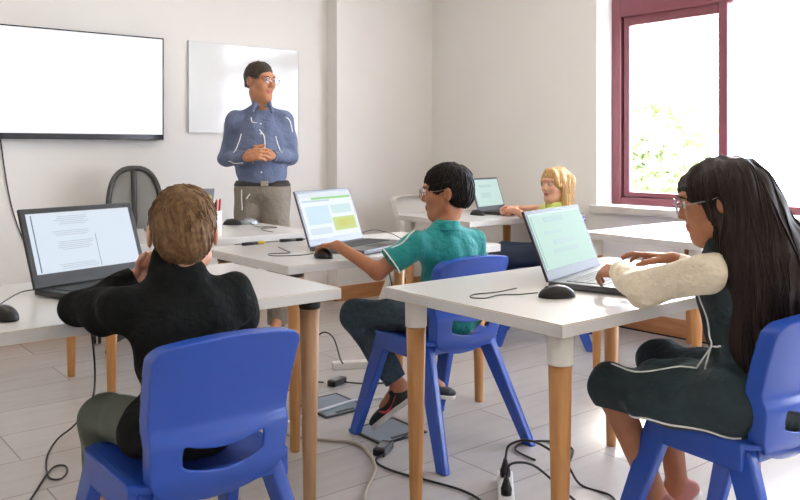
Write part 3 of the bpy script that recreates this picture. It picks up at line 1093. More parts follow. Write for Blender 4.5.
cable('tangled black cable behind the pale desk leg', [(2.26, 3.40, .014), (2.17, 3.50, .016), (2.08, 3.56, .016), (2.02, 3.46, .016), (2.08, 3.36, .018), (2.17, 3.40, .026), (2.17, 3.54, .024), (2.08, 3.66, .010), (1.98, 3.72, z)], .004)
cable('black cable dropping from the desk of the boy in black and looping on the floor', [(.935, 2.90, .72), (.945, 2.905, .60), (.966, 2.912, .40), (1.02, 3.12, .22), (1.03, 3.36, .07), (.985, 3.42, .010), (.90, 3.26, z), (.85, 3.06, z), (.875, 3.01, z), (.915, 3.06, z), (.925, 3.13, z), (.875, 3.12, z), (.745, 2.892, z), (.62, 2.68, z)], .0035)
cable('thin black cable sagging below the desk of the boy in black', [(.56, 2.86, .70), (.57, 2.89, .64), (.60, 2.90, .60), (.66, 2.89, .62), (.72, 2.885, .70)], .003)
cable('thin dark cable lying along the skirting under the window', [(WX - .03, 4.4, .005), (WX - .035, 3.8, .005), (WX - .05, 3.2, .005), (WX - .03, 2.6, .005), (WX - .04, 2.0, .005), (WX - .03, 1.4, .005)], .005)


# ------------------------------------------------------------------ people
def head_prims(c, R, s, kid=True):
    P = lambda x, y, z: c + R @ (V3(x, y, z) * s)
    S = lambda *r: V3(*r) * s
    e = lambda p, r, k=.02, sub=False, RR=None: ell(P(*p), S(*r), R if RR is None else R @ RR, k * s, sub)
    tilt = lambda a: np.array([[1, 0, 0], [0, math.cos(a), -math.sin(a)], [0, math.sin(a), math.cos(a)]])
    pr = [e((0, -.014, .033), (.072, .092, .077)),
          e((0, .028, -.03), (.054, .058, .076), .03),
          e((0, .052, -.088), (.026, .026, .021), .03)]
    for q in (-1, 1):
        pr.append(cone(P(q * .046, -.002, -.055), P(q * .014, .052, -.090), .020 * s, .016 * s, .03 * s))
        pr.append(e((q * .037, .058, -.020), (.022, .020, .020), .025))
    pr += [e((0, .072, .033), (.050, .018, .012), .02),
           cone(P(0, .080, .014), P(0, .0945 if kid else .101, -.023), .0075 * s, (.0105 if kid else .0125) * s, .012 * s),
           e((-.010, .0875 if kid else .092, -.027), (.008, .009, .006), .006), e((.010, .0875 if kid else .092, -.027), (.008, .009, .006), .006)]
    for q in (-1, 1):
        pr.append(e((q * .031, .097, .007), (.019, .014, .010), .012, True))
        pr.append(e((q * .031, .073, .007), (.0145, .0135, .0125), .006))
    pr += [e((0, .0815, -.0515), (.021, .009, .0055), .006), e((0, .081, -.0625), (.017, .009, .0065), .006)]
    for q in (-1, 1):
        pr.append(e((q * .076, -.012, -.004), (.008, .018, .028), .008, False, tilt(.18)))
        pr.append(e((q * .085, -.006, -.004), (.006, .010, .018), .005, True, tilt(.18)))
    return pr


def hand_prims(w, d, n, L, t, curl=(18, 22, 26, 30), spread=4, thumb_in=0.35, lift=0.0):
    """w wrist, d finger direction, n back-of-hand normal, t=+1 thumb on the d x n side"""
    s = L / .19
    d = unit(d)
    n = unit(n - d * (n @ d))
    x = np.cross(d, n) * t
    P = lambda a, b, c: w + (x * a + d * b + n * c) * s
    kx = (.030, .010, -.010, -.028)
    ky = (.094, .099, .094, .085)
    seg = ((.043, .026, .020), (.047, .030, .022), (.043, .028, .021), (.034, .021, .018))
    pr = []
    for i in range(4):
        pr.append(cone(P(kx[i] * .62, .006, 0), P(kx[i], ky[i], .003), .0155 * s, .0115 * s, .012 * s))
    for i in range(4):
        p = P(kx[i], ky[i], .003)
        sp = math.radians(spread * (1.5 - i))
        dd = d * math.cos(sp) + x * math.sin(sp)
        a = math.radians(-lift)
        r = (.0105, .0105, .0100, .0090)[i]
        for j in range(3):
            a += math.radians(curl[i] * (1.0, 1.25, .8)[j])
            v = dd * math.cos(a) - n * math.sin(a)
            q = p + v * seg[i][j] * s
            r2 = r * (.93, .9, .84)[j]
            pr.append(cone(p, q, r * s, r2 * s, .0035 * s))
            p, r = q, r2
    p = P(.020, .020, -.006)
    for j, (l, r, r2) in enumerate(((.046, .0150, .0120), (.033, .0120, .0108), (.026, .0108, .0085))):
        f = thumb_in + .22 * j
        v = unit(x * math.cos(f) * .85 + d * (.62 + .25 * j) - n * (.18 + .16 * j))
        q = p + v * l * s
        pr.append(cone(p, q, r * s, r2 * s, .007 * s))
        p = q
    return pr


def torso_prims(pel, neck, sl, sr, w=1.0, g=0.0):
    """pelvis centre, neck base, the two shoulder joints; w scales the girth"""
    up = unit(neck - pel)
    right = unit(sr - sl)
    fwd = unit(np.cross(up, right))
    right = np.cross(fwd, up)
    R = np.stack([right, fwd, up], axis=1)
    L = np.linalg.norm(neck - pel)
    hw = np.linalg.norm(sr - sl) / 2
    f = hw / .15
    q = [ell(pel, (.86 * hw * w + g, .68 * hw * w + g, .23 * L + g), R, .02),
         ell(pel + up * L * .36 + fwd * .008, (.76 * hw * w + g, .56 * hw * w + g, .30 * L + g), R, .03),
         ell(pel + up * L * .66 + fwd * .004, (.90 * hw * w + g, .60 * hw * w + g, .26 * L + g), R, .03),
         cone(sl - up * .014, sr - up * .014, .040 * f + g, None, .03)]
    for a in (sl, sr):
        q.append(cone(neck - up * .012, a - up * .008, .036 * f + g, .034 * f + g, .025))
    q.append(cone(neck - up * .05, neck, .046 * f + g, .038 * f + g, .02))
    return q, R


def skin_body(label, prims, h, skin, headc, R, s, origin, cat='person'):
    V, Q = sdf_mesh(prims, h, smooth=1)
    me = raw_mesh('person', V - np.array(origin), Q)
    o = link('person', me, [skin, M['lip']], None, origin)
    C = V[Q].mean(axis=1)
    q = ((C - headc) @ R) / s
    m = (np.abs(q[:, 0]) < .021) & (np.abs(q[:, 2] + .057) < .0095) & (q[:, 1] > .078)
    me.polygons.foreach_set('material_index', m.astype(np.int32))
    tag(o, label, cat)
    return o


def eyes(o, c, R, s, look=(0, 0)):
    org = V3(*o.location)
    P = lambda x, y, z: c + R @ (V3(x, y, z) * s) - org
    Rm = Matrix([list(r) for r in R]).to_4x4()
    for q in (-1, 1):
        bm = bmesh.new()
        bmesh.ops.create_uvsphere(bm, u_segments=20, v_segments=14, radius=.0122 * s)
        for f in bm.faces:
            f.smooth = True
            l = f.calc_center_median().normalized()
            f.material_index = 1 if l.dot(Vector((look[0], 1, look[1])).normalized()) > .80 else 0
        e = bm_obj('eye', bm, [M['eye_white'], M['iris']], o)
        e.matrix_local = Matrix.Translation(Vector(P(q * .031, .0765, .007))) @ Rm


def brows(o, c, R, s, m):
    org = V3(*o.location)
    P = lambda x, y, z: Vector(c + R @ (V3(x, y, z) * s) - org)
    for q in (-1, 1):
        bm = bmesh.new()
        pts = catmull([P(q * .014, .0895, .024), P(q * .030, .0885, .029), P(q * .046, .076, .024)], 5)
        add_tube(bm, pts, .003 * s, 6, [.0028 * s, .0034 * s, .0036 * s, .0036 * s, .0036 * s, .0034 * s, .003 * s, .0028 * s, .0024 * s, .002 * s, .0014 * s][:len(pts)])
        bm_obj('eyebrow', bm, m, o)


def spectacles(o, c, R, s, round_=False, r=.0013, m=None):
    org = V3(*o.location)
    P = lambda x, y, z: Vector(c + R @ (V3(x, y, z) * s) - org)
    bm = bmesh.new()
    a, b = (.022, .0185) if not round_ else (.0225, .0215)
    e = 2.6 if not round_ else 2.0
    rings = []
    for q in (-1, 1):
        pts = []
        for k in range(28):
            t = 2 * math.pi * k / 28
            ct, st = math.cos(t), math.sin(t)
            pts.append(P(q * .032 + a * abs(ct) ** (2 / e) * (1 if ct >= 0 else -1), .104 - .10 * abs(q * .032 + a * ct) ** 1.6, .004 + b * abs(st) ** (2 / e) * (1 if st >= 0 else -1)))
        rings.append(pts)
        add_tube(bm, pts + [pts[0]], r, 6, cap=False)
        add_tube(bm, catmull([P(q * .054, .0985, .010), P(q * .072, .085, .010), P(q * .080, .02, .012), P(q * .082, -.012, .018), P(q * .080, -.026, .002)], 5), r, 6)
    add_tube(bm, catmull([P(-.011, .103, .008), P(0, .108, .011), P(.011, .103, .008)], 4), r, 6)
    g = bm_obj('eyeglasses', bm, m or M['metal_thin'], o)
    for pts in rings:
        bm = bmesh.new()
        bm.faces.new([bm.verts.new(p) for p in pts])
        bmesh.ops.solidify(bm, geom=bm.faces[:], thickness=.001)
        bm_obj('lens', bm, M['lens'], g)


def short_hair(o, c, R, s, m, h, fringe=.040, side=.0, nape=-.055, puff=.006, seed=1, wr=.003, top=0.0, ear=1.0, back=1.0):
    """cap of hair: face, ears and neck are cut clear"""
    P = lambda x, y, z: c + R @ (V3(x, y, z) * s)
    S = lambda *r: V3(*r) * s
    pr = [ell(P(0, -.015, .036 + top * .5), S(.0725 + puff, .0925 + puff, .078 + puff + top), R, .01),
          ell(P(0, -.045, -.01), S(.062 * back + puff, .058 * back + puff, .065), R, .02)]
    pr.append(ell(P(0, .115, fringe - .105), S(.090, .085, .102), R, .01, True))
    for q in (-1, 1):
        pr.append(ell(P(q * .085, .010, -.030), S(.030, .034 * ear, .046 * ear), R, .012, True))
    nrm = R @ V3(0, .30, -1.0)
    nrm = unit(nrm)
    pl = [(nrm, float(nrm @ P(0, -.08, nape)))]
    V, Q = sdf_mesh(pr, h, planes=pl, smooth=1)
    N = vnormals(V, Q)
    loc = (V - c) @ R
    V = V + N * (ripple(loc, wr * .45, 420, seed, (1, .30, .30)) + ripple(loc, wr * .5, 60, seed + 1))[:, None]
    return link('hair', raw_mesh('hair', V - V3(*o.location), Q), m, o)


def garment(name, o, prims, h, m, planes=(), infl=0.0, wr=None, smooth=1):
    return sdf_obj(name, prims, h, m, o, V3(*o.location), planes=planes, infl=infl, wr=wr, smooth=smooth)


CAMLOC = Vector((0, 0, 1.18))


def highlight_stroke(name, o, target, pts, r=.003, lift=.001, m=None):
    """a thin white line imitating a highlight, laid on the garment: points are given near it and dropped on its surface along the line of pts' own normals"""
    me = target.data
    tree = BVHTree.FromPolygons([v.co for v in me.vertices], [p.vertices[:] for p in me.polygons])
    org = Vector(o.location)
    P = catmull([Vector(p) - org for p in pts], 6)
    Q = []
    for p in P:
        q, n, i, d = tree.find_nearest(p)
        Q.append(q + n * lift)
    bm = bmesh.new()
    add_tube(bm, Q, r, 6)
    return bm_obj(name, bm, m or M['highlight_white'], target)


def trainer(o, heel, toe, upv, s, name='shoe', mark=None, um=None):
    """heel and toe points of the sole, upv = away from the sole"""
    heel, toe = V3(*heel), V3(*toe)
    f = unit(toe - heel)
    u = unit(V3(*upv) - f * (V3(*upv) @ f))
    r = np.cross(f, u)
    R = np.stack([r, f, u], axis=1)
    L = np.linalg.norm(toe - heel)
    P = lambda x, y, z: heel + R @ V3(x * s, y * L, z * s)
    up = [ell(P(0, .20, .040), (.034 * s, .25 * L, .040 * s), R, .02), ell(P(0, .62, .030), (.040 * s, .40 * L, .030 * s), R, .03),
          cone(P(0, .18, .04), P(0, .16, .085), .034 * s, .033 * s, .02, True)]
    pl = [(-u, float(-u @ P(0, 0, .014)))]
    sh = garment(name, o, up, .0035, um or M['shoe_black'], planes=pl)
    so = [ell(P(0, .24, .010), (.036 * s, .26 * L, .034 * s), R, .02), ell(P(0, .64, .010), (.043 * s, .385 * L, .034 * s), R, .03)]
    sole = sdf_obj('sole', so, .0035, M['shoe_sole'], sh, V3(*o.location), planes=[(u, float(u @ P(0, 0, .020))), (-u, float(-u @ P(0, 0, 0.0)))])
    if mark:
        for q in (-1, 1):
            bm = bmesh.new()
            tree = BVHTree.FromPolygons([v.co for v in sh.data.vertices], [p.vertices[:] for p in sh.data.polygons])
            pts = [P(q * .045, .62, .052), P(q * .05, .50, .024), P(q * .05, .40, .026), P(q * .05, .26, .042), P(q * .05, .14, .058)]
            Q = []
            for p in catmull([Vector(x) - Vector(o.location) for x in pts], 5):
                a, n, i, d = tree.find_nearest(p)
                Q.append(a + n * .001)
            k = len(Q)
            add_tube(bm, Q, .004, 6, [.001 + .0055 * s * math.sin(math.pi * min(1, (i + .4) / (k * .62)) ** .8) if i < k * .62 else .0015 for i in range(k)])
            bm_obj('side_mark', bm, mark, sh)
    return sh


# ---- the teacher, standing at the corner of his desk
def build_teacher():
    r2 = V3(.777, -.629, 0)
    tc2 = V3(-.629, -.777, 0)                  # towards the class
    base = V3(2.598, 4.622, 0)
    W = lambda x, y, z: base + r2 * x + tc2 * y + V3(0, 0, z)
    body_f = unit(r2 * .22 + tc2)
    s = 1.11
    hf = unit(r2 * .80 + tc2 * .60 + V3(0, 0, -.03))
    R = frame(hf)
    hc = W(-.012, .012, 1.618)
    pel, neck = W(0, 0, .955), W(-.005, -.01, 1.475)
    sl, sr = W(-.176, .01, 1.368), W(.138, -.045, 1.372)       # picture-side names: l = his right arm
    el, er = W(-.232, .00, 1.125), W(.185, -.03, 1.135)
    wl, wr_ = W(-.065, .185, 1.135), W(.085, .165, 1.145)
    tp, TR = torso_prims(pel, neck, sl, sr, .95, -.012)
    legs = []
    hips, knees, ank = [], [], []
    for q in (-1, 1):
        hips.append(W(q * .085, 0, .92))
        knees.append(W(q * .095, .02, .50))
        ank.append(W(q * .10, -.01, .10))
    pr = list(tp)
    for i in (0, 1):
        pr += [cone(hips[i], knees[i], .075, .05, .04), cone(knees[i], ank[i], .05, .036, .03), cone(ank[i], ank[i] + tc2 * .13 + V3(0, 0, -.055), .034, .03, .02)]
    for a, b, c in ((sl, el, wl), (sr, er, wr_)):
        pr += [cone(a, b, .030, .028, .01), cone(b, c, .028, .024, .01)]
    hp = hand_prims(wl, unit(r2 * .86 + tc2 * .30 + V3(0, 0, .18)), unit(tc2 + V3(0, 0, .55)), .19, -1, (30, 34, 36, 40), 3, .5)
    hp += hand_prims(wr_, unit(-r2 * .86 + tc2 * .42 + V3(0, 0, .10)), unit(tc2 * .9 + V3(0, 0, .6)), .19, 1, (26, 30, 34, 38), 3, .5)
    pr += [cone(neck, hc + R @ (V3(0, -.02, -.06) * s), .058, .055, .03)]
    pr += head_prims(hc, R, s, False)
    pr += hp
    o = skin_body('man in a blue shirt standing with clasped hands behind the teacher\'s desk', pr, .004, M['skin_tan'], hc, R, s, tuple(base))
    eyes(o, hc, R, s)
    brows(o, hc, R, s, M['hair_teacher'])
    ht = short_hair(o, hc, R, s, M['hair_teacher'], .004, .072, 0, -.030, .0025, 4, .0015, .003, 1.15, .9)
    crop(o, ht, hc, R, s, M['hair_teacher'], 90, 3, .05, .0022)
    spectacles(o, hc, R, s, False, .0012, M['dark'])
    # beard shadow is left out; shirt
    tq, _ = torso_prims(pel, neck - V3(0, 0, .0), sl, sr, 1.0, .004)
    sp = tq[:]
    sp.append(ell(W(-.005, .01, 1.03), (.160, .115, .10), TR, .04))
    sp.append(ell(W(-.01, .01, 1.17), (.178, .122, .18), TR, .05))
    for a, b, c in ((sl, el, wl), (sr, er, wr_)):
        sp += [cone(a, b, .054, .048, .045), cone(b, b + (c - b) * .94, .047, .036, .015, True)]
    shirt = garment('shirt', o, sp, .0045, M['shirt_blue'], [(V3(0, 0, -1), -.972), (V3(0, 0, 1), 1.485)], wr=(.006, 30, 11))
    # collar
    bs = np.cross(body_f, V3(0, 0, 1))
    cp = [cone(neck + V3(0, 0, -.03), neck + V3(0, 0, .030) - body_f * .012, .066, .062, .01, True, False, True)]
    for q in (-1, 1):
        cp.append(cone(neck + bs * q * .045 + body_f * .040 + V3(0, 0, .012), neck + bs * q * .062 + body_f * .088 + V3(0, 0, -.052), .015, .010, .012))
    cp.append(cone(neck + body_f * .085 + V3(0, 0, -.05), neck + body_f * .06 + V3(0, 0, .07), .012, .05, .006, False, True))
    collar = sdf_obj('collar', cp, .0035, M['shirt_blue'], shirt, V3(*o.location))
    # buttons down the front
    for k in range(5):
        p = W(.02, .15, 1.38 - .085 * k)
        tree = BVHTree.FromPolygons([v.co for v in shirt.data.vertices], [f.vertices[:] for f in shirt.data.polygons])
        q, n, i, d = tree.find_nearest(Vector(p) - Vector(o.location))
        b = lathe('button', [(.006, -.001), (.006, .002), (.004, .0028)], M['highlight_white'], shirt, q, None, 12)
        b.rotation_euler = n.to_track_quat('Z', 'Y').to_euler()
    tr = [ell(pel + V3(0, 0, -.02), (.150, .112, .11), TR, .04)]
    for i in (0, 1):
        tr += [cone(hips[i], knees[i], .098, .076, .03), cone(knees[i], ank[i] + V3(0, 0, -.04), .076, .066, .03, True)]
    trs = garment('trousers', o, tr, .0055, M['trouser_grey'], [(V3(0, 0, 1), .965)], wr=(.004, 24, 5))
    bp = [ell(pel + V3(0, 0, -.02), (.150, .112, .11), TR, .04), cone(hips[0], knees[0], .098, .076, .03), cone(hips[1], knees[1], .098, .076, .03)]
    belt = garment('belt', o, bp, .0045, M['belt'], [(V3(0, 0, 1), .985), (V3(0, 0, -1), -.948)], infl=.005)
    q = W(.035, .122, .967)
    bk = box('buckle', (-.024, -.004, -.018), (.024, .004, .018), M['buckle'], belt, .003, Vector(q) - Vector(o.location))
    bk.rotation_euler = (0, 0, math.atan2(body_f[1], body_f[0]) - math.pi / 2)
    for i in (0, 1):
        a = ank[i]
        trainer(o, V3(a[0], a[1], 0) - tc2 * .05, V3(a[0], a[1], 0) + tc2 * .22, (0, 0, 1), 1.1)
    # white strokes imitating highlights on the shirt and trousers
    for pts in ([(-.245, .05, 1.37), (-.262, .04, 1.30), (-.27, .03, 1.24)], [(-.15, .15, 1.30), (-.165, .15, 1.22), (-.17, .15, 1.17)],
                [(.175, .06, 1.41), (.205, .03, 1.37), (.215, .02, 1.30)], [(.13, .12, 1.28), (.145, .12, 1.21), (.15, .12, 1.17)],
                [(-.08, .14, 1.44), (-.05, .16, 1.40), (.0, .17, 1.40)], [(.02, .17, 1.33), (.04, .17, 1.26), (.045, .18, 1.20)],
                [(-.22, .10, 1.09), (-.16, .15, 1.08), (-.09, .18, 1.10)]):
        highlight_stroke('highlight_stroke', o, shirt, [W(*p) for p in pts], .0035)
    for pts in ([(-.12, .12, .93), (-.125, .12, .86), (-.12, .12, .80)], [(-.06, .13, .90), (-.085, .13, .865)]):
        highlight_stroke('highlight_stroke', o, trs, [W(*p) for p in pts], .0035)


# ---- children
def child(label, cfg):
    g = cfg
    A = lambda k: V3(*g[k])
    s = g.get('s', 1.0)
    R = frame(V3(*g['face']))
    hc = A('head')
    pel, neck = A('pel'), A('neck')
    sl, sr = A('sl'), A('sr')
    w = g.get('w', 1.0)
    tp, TR = torso_prims(pel, neck, sl, sr, w, -.012)
    pr = list(tp)
    h = g.get('h', .0035)
    sc = g.get('limb', 1.0)
    for q in ('l', 'r'):
        am = sc * g.get('arm', 1.0)
        pr += [cone(A('s' + q), A('e' + q), .036 * am, .031 * am, .03), cone(A('e' + q), A('w' + q), .031 * am, .021 * sc, .02)]
        pr += [cone(A('h' + q), A('k' + q), .064 * sc, .046 * sc, .03), cone(A('k' + q), A('a' + q), .046 * sc, .031 * sc, .03)]
        f = A('t' + q) - A('a' + q)
        pr += [cone(A('a' + q), A('a' + q) + f * .75, .030 * sc, .024 * sc, .02)]
        hd = g['hand' + q]
        pr += hand_prims(A('w' + q), V3(*hd[0]), V3(*hd[1]), hd[2], hd[3], *hd[4:])
    pr += [cone(neck, hc + R @ (V3(0, -.022, -.06) * s), .043 * s, .044 * s, .025)]
    pr += head_prims(hc, R, s)
    pr += g.get('extra', [])
    org = (float(pel[0]), float(pel[1]), g.get('base', .445))
    o = skin_body(label, pr, h, g['skin'], hc, R, s, org)
    eyes(o, hc, R, s, g.get('look', (0, 0)))
    return o, hc, R, s, TR


def sleeve_prims(g, q, frac_up, frac_low, r0, r1, r2=.034, k=.03):
    A = lambda n: V3(*g[n])
    S_, E_, W_ = A('s' + q), A('e' + q), A('w' + q)
    if frac_low <= 0:
        return [cone(S_, S_ + (E_ - S_) * frac_up, r0, r1, k, True)]
    return [cone(S_, E_, r0, r1, k), cone(E_, E_ + (W_ - E_) * frac_low, r1, r2, k, True)]


def leg_prims(g, q, r0, r1, r2, low=.92, k=.04):
    A = lambda n: V3(*g[n])
    H_, K_, A_ = A('h' + q), A('k' + q), A('a' + q)
    return [cone(H_, K_, r0, r1, k), cone(K_, K_ + (A_ - K_) * low, r1, r2, k, True)]


def build_boy_teal():
    g = dict(head=(2.222, 2.445, 1.006), face=(-.66, .74, -.06), s=1.0, skin=M['skin_boy'], look=(0, 0),
             pel=(2.22, 2.425, .545), neck=(2.205, 2.425, .875), sl=(2.06, 2.445, .808), sr=(2.35, 2.425, .808),
             el=(1.925, 2.515, .705), wl=(1.838, 2.668, .800), er=(2.43, 2.46, .62), wr=(2.36, 2.62, .60),
             hl=(2.13, 2.44, .524), kl=(1.990, 2.765, .490), al=(2.11, 2.61, .20), tl=(2.06, 2.68, .08),
             hr=(2.30, 2.44, .524), kr=(2.33, 2.785, .500), ar=(2.295, 2.685, .20), tr=(2.38, 2.62, .13),
             handl=((.0, 1, -.12), (0, .25, 1), .155, 1, (20, 22, 24, 26), 7, .35, 14), handr=((-.3, .9, -.35), (.3, .2, 1), .15, -1))
    o, hc, R, s, TR = child('boy in a teal polo shirt on a blue chair, one hand on the mouse', g)
    brows(o, hc, R, s, M['hair_black'])
    ht = short_hair(o, hc, R, s, M['hair_black'], .0032, .036, 0, -.066, .008, 8, .002, .0)
    crop(o, ht, hc, R, s, M['hair_black'], 260, 4, .085, .0024)
    spectacles(o, hc, R, s, False, .0014)
    pel, neck, sl, sr = (V3(*g[k]) for k in ('pel', 'neck', 'sl', 'sr'))
    tq, _ = torso_prims(pel, neck, sl, sr, 1.0, .004)
    tq.append(ell(pel + V3(0, -.012, -.035), (.138, .112, .085), TR, .03))
    tq = tq + sleeve_prims(g, 'l', .66, 0, .050, .056, k=.02) + sleeve_prims(g, 'r', .62, 0, .050, .054, k=.02)
    shirt = garment('polo_shirt', o, tq, .0038, M['teal'], [(V3(0, 0, 1), .895), (V3(0, 0, -1), -.452)], wr=(.007, 34, 3))
    up = unit(neck - pel)
    sdf_obj('collar', [cone(neck - V3(0, 0, .022), neck + V3(0, 0.004, .018), .062, .054, .01, True, False, True)], .0035, M['teal'], shirt, V3(*o.location))
    S_, E_ = V3(*g['sl']), V3(*g['el'])
    hem = S_ + (E_ - S_) * .645
    ax = unit(E_ - S_)
    t1 = unit(np.cross(ax, V3(0, 0, 1)))
    t2 = np.cross(ax, t1)
    highlight_stroke('highlight_white', o, shirt, [hem + (t1 * math.cos(a) + t2 * math.sin(a)) * .066 for a in np.linspace(0, 2 * math.pi, 14)], .0030)  # highlight drawn as a white line round the sleeve hem
    side = unit(V3(-.62, -.55, 1.0))
    highlight_stroke('highlight_white', o, shirt, [S_ + V3(-.02, -.01, .07), S_ + V3(-.05, -.01, .05), S_ + (E_ - S_) * .35 + V3(-.035, -.03, .06), S_ + (E_ - S_) * .62 + V3(-.03, -.03, .06)], .0030)  # highlight drawn as a white line over shoulder and sleeve
    lp = leg_prims(g, 'l', .073, .056, .050) + leg_prims(g, 'r', .073, .056, .048) + [ell(pel + V3(0, .01, -.03), (.125, .105, .065), TR, .04)]
    garment('jeans', o, lp, .0045, M['denim'], [(V3(0, 0, 1), .58)], wr=(.004, 30, 9))
    trainer(o, (2.135, 2.560, .150), (2.045, 2.695, .012), (-.25, .55, .6), .95, mark=M['shoe_mark'])
    trainer(o, (2.260, 2.70, .125), (2.405, 2.595, .095), (0, 0, 1), .85)
    return o


def build_boy_black():
    g = dict(head=(.856, 1.925, .970), face=(.36, .92, -.10), s=1.05, skin=M['skin_fair'], limb=.88, arm=.72,
             pel=(.835, 1.845, .545), neck=(.838, 1.905, .868), sl=(.708, 1.92, .800), sr=(.978, 1.895, .802),
             el=(.662, 2.090, .786), wl=(.800, 2.085, .848), er=(1.035, 1.985, .735), wr=(.965, 2.20, .812),
             hl=(.775, 1.84, .525), kl=(.722, 2.120, .486), al=(.73, 2.14, .20), tl=(.725, 2.25, .12),
             hr=(.915, 1.85, .527), kr=(.955, 2.16, .53), ar=(.95, 2.10, .22), tr=(.95, 2.22, .13),
             handl=((.40, -.22, .42), (-.3, .9, .2), .14, 1, (46, 50, 52, 54), 3), handr=((-.6, .8, -.05), (0, .1, 1), .145, -1))
    o, hc, R, s, TR = child('boy in a black sweater seen from behind, leaning on the desk on a blue chair', g)
    ht = short_hair(o, hc, R, s, M['hair_brown'], .003, .045, 0, -.088, .004, 15, .0022, .0)
    crop(o, ht, hc, R, s, M['hair_brown'], 420, 5, .045, .0011)
    pel, neck, sl, sr = (V3(*g[k]) for k in ('pel', 'neck', 'sl', 'sr'))
    tq, _ = torso_prims(pel, neck, sl, sr, 1.08, .010)
    tq = tq + sleeve_prims(g, 'l', 1, .97, .054, .047, .034) + sleeve_prims(g, 'r', 1, .93, .055, .050, .038)
    tq.append(cone(neck - V3(0, 0, .02), neck + V3(.006, .004, .034), .066, .061, .02))
    tq.append(ell(pel + V3(-.02, -.01, -.02), (.150, .118, .085), TR, .04))
    garment('sweater', o, tq, .004, M['sweater'], [(V3(0, 0, -1), -.462)], wr=(.008, 30, 21))
    lp = leg_prims(g, 'l', .070, .050, .046, .6) + leg_prims(g, 'r', .078, .064, .055, .9) + [ell(pel + V3(0, .02, -.03), (.13, .11, .06), TR, .04)]
    garment('trousers', o, lp, .0045, M['khaki'], [(V3(0, 0, 1), .60)], wr=(.004, 30, 19))
    for q in ('l', 'r'):
        a, t = V3(*g['a' + q]), V3(*g['t' + q])
        trainer(o, a + V3(0, -.045, -.085), t + V3(0, .03, -.03), (0, -.3, 1), .9)
    return o


def long_hair(o, hc, R, s, m, body_prims, seed, h=.0042, ears=True, brow=.037):
    """mass of hair plus separate locks that follow it"""
    org = V3(*o.location)
    P = lambda x, y, z: hc + R @ (V3(x, y, z) * s)
    S = lambda *q: V3(*q) * s
    pr = [ell(P(0, -.018, .034), S(.084, .103, .087), R, .01)] + body_prims
    pr.append(ell(P(0, .128, brow - .112), S(.082, .096, .112), R, .012, True))
    for q in ((-1, 1) if ears else ()):
        pr.append(ell(P(q * .092, .014, -.010), S(.026, .026, .034), R, .01, True))
    V, Q = sdf_mesh(pr, h, smooth=1)
    N = vnormals(V, Q)
    V = V + N * ripple(V, .0035, 130, seed, (1, 1, .12))[:, None]
    hair = link('hair', raw_mesh('hair', V - org, Q), m, o)
    return hair


def locks(o, hair, seeds, m, r, rs, length, drift, name='hair_lock'):
    """fine strands that start on the mass and run down its surface; one mesh"""
    tree = BVHTree.FromPolygons([v.co for v in hair.data.vertices], [p.vertices[:] for p in hair.data.polygons])
    bm = bmesh.new()
    for p0 in seeds:
        p = Vector(p0)
        q, nn, i, d = tree.find_nearest(p)
        pts = []
        cur = q.copy()
        L = length * (.7 + .5 * rs.rand())
        st = .022
        jit = Vector(rs.normal(size=3)) * .12
        for k in range(int(L / st)):
            q, nn, i, d = tree.find_nearest(cur)
            pts.append(q + nn * (.0012 + .001 * rs.rand()))
            g = Vector((0, 0, -1)) + Vector(drift) + jit
            g = g - nn * g.dot(nn)
            if g.length < .15:
                break
            cur = q + g.normalized() * st
        if len(pts) > 4:
            nP = len(pts)
            add_tube(bm, pts, r, 5, [r * (.35 + .65 * math.sin(math.pi * (.15 + .8 * t / nP))) for t in range(nP)])
    return bm_obj(name, bm, m, hair)


def crop(o, hair, hc, R, s, m, n, seed, length, r):
    """short locks combed from the crown over the cap of hair"""
    rs = np.random.RandomState(seed)
    tree = BVHTree.FromPolygons([v.co for v in hair.data.vertices], [p.vertices[:] for p in hair.data.polygons])
    org = V3(*o.location)
    crown = Vector(hc + R @ (V3(0, -.05, .115) * s) - org)
    face = Vector(R[:, 1])
    bm = bmesh.new()
    for k in range(n):
        d = unit(rs.normal(size=3) + V3(0, 0, .35))
        q, nn, i, dd = tree.find_nearest(Vector(hc + R @ (V3(0, -.01, .03) * s) + d * .12 * s - org))
        L = length * (.6 + .7 * rs.rand())
        pts, cur = [], q.copy()
        jit = Vector(rs.normal(size=3)) * .35
        st = .008
        for t in range(max(4, int(L / st))):
            q, nn, i, dd = tree.find_nearest(cur)
            u = t / max(4, int(L / st))
            pts.append(q + nn * (.0008 + .003 * u * u))
            g = (q - crown).normalized() + jit + face * .25 + Vector((0, 0, -.35))
            g = g - nn * g.dot(nn)
            if g.length < .1:
                break
            cur = q + g.normalized() * st
            if tree.find_nearest(cur)[3] > .004:
                pts.append(cur)
                break
        if len(pts) > 3:
            nP = len(pts)
            add_tube(bm, pts, r, 5, [r * (.4 + .6 * math.sin(math.pi * min(.95, .2 + .75 * t / nP))) for t in range(nP)])
    return bm_obj('hair_lock', bm, m, hair)


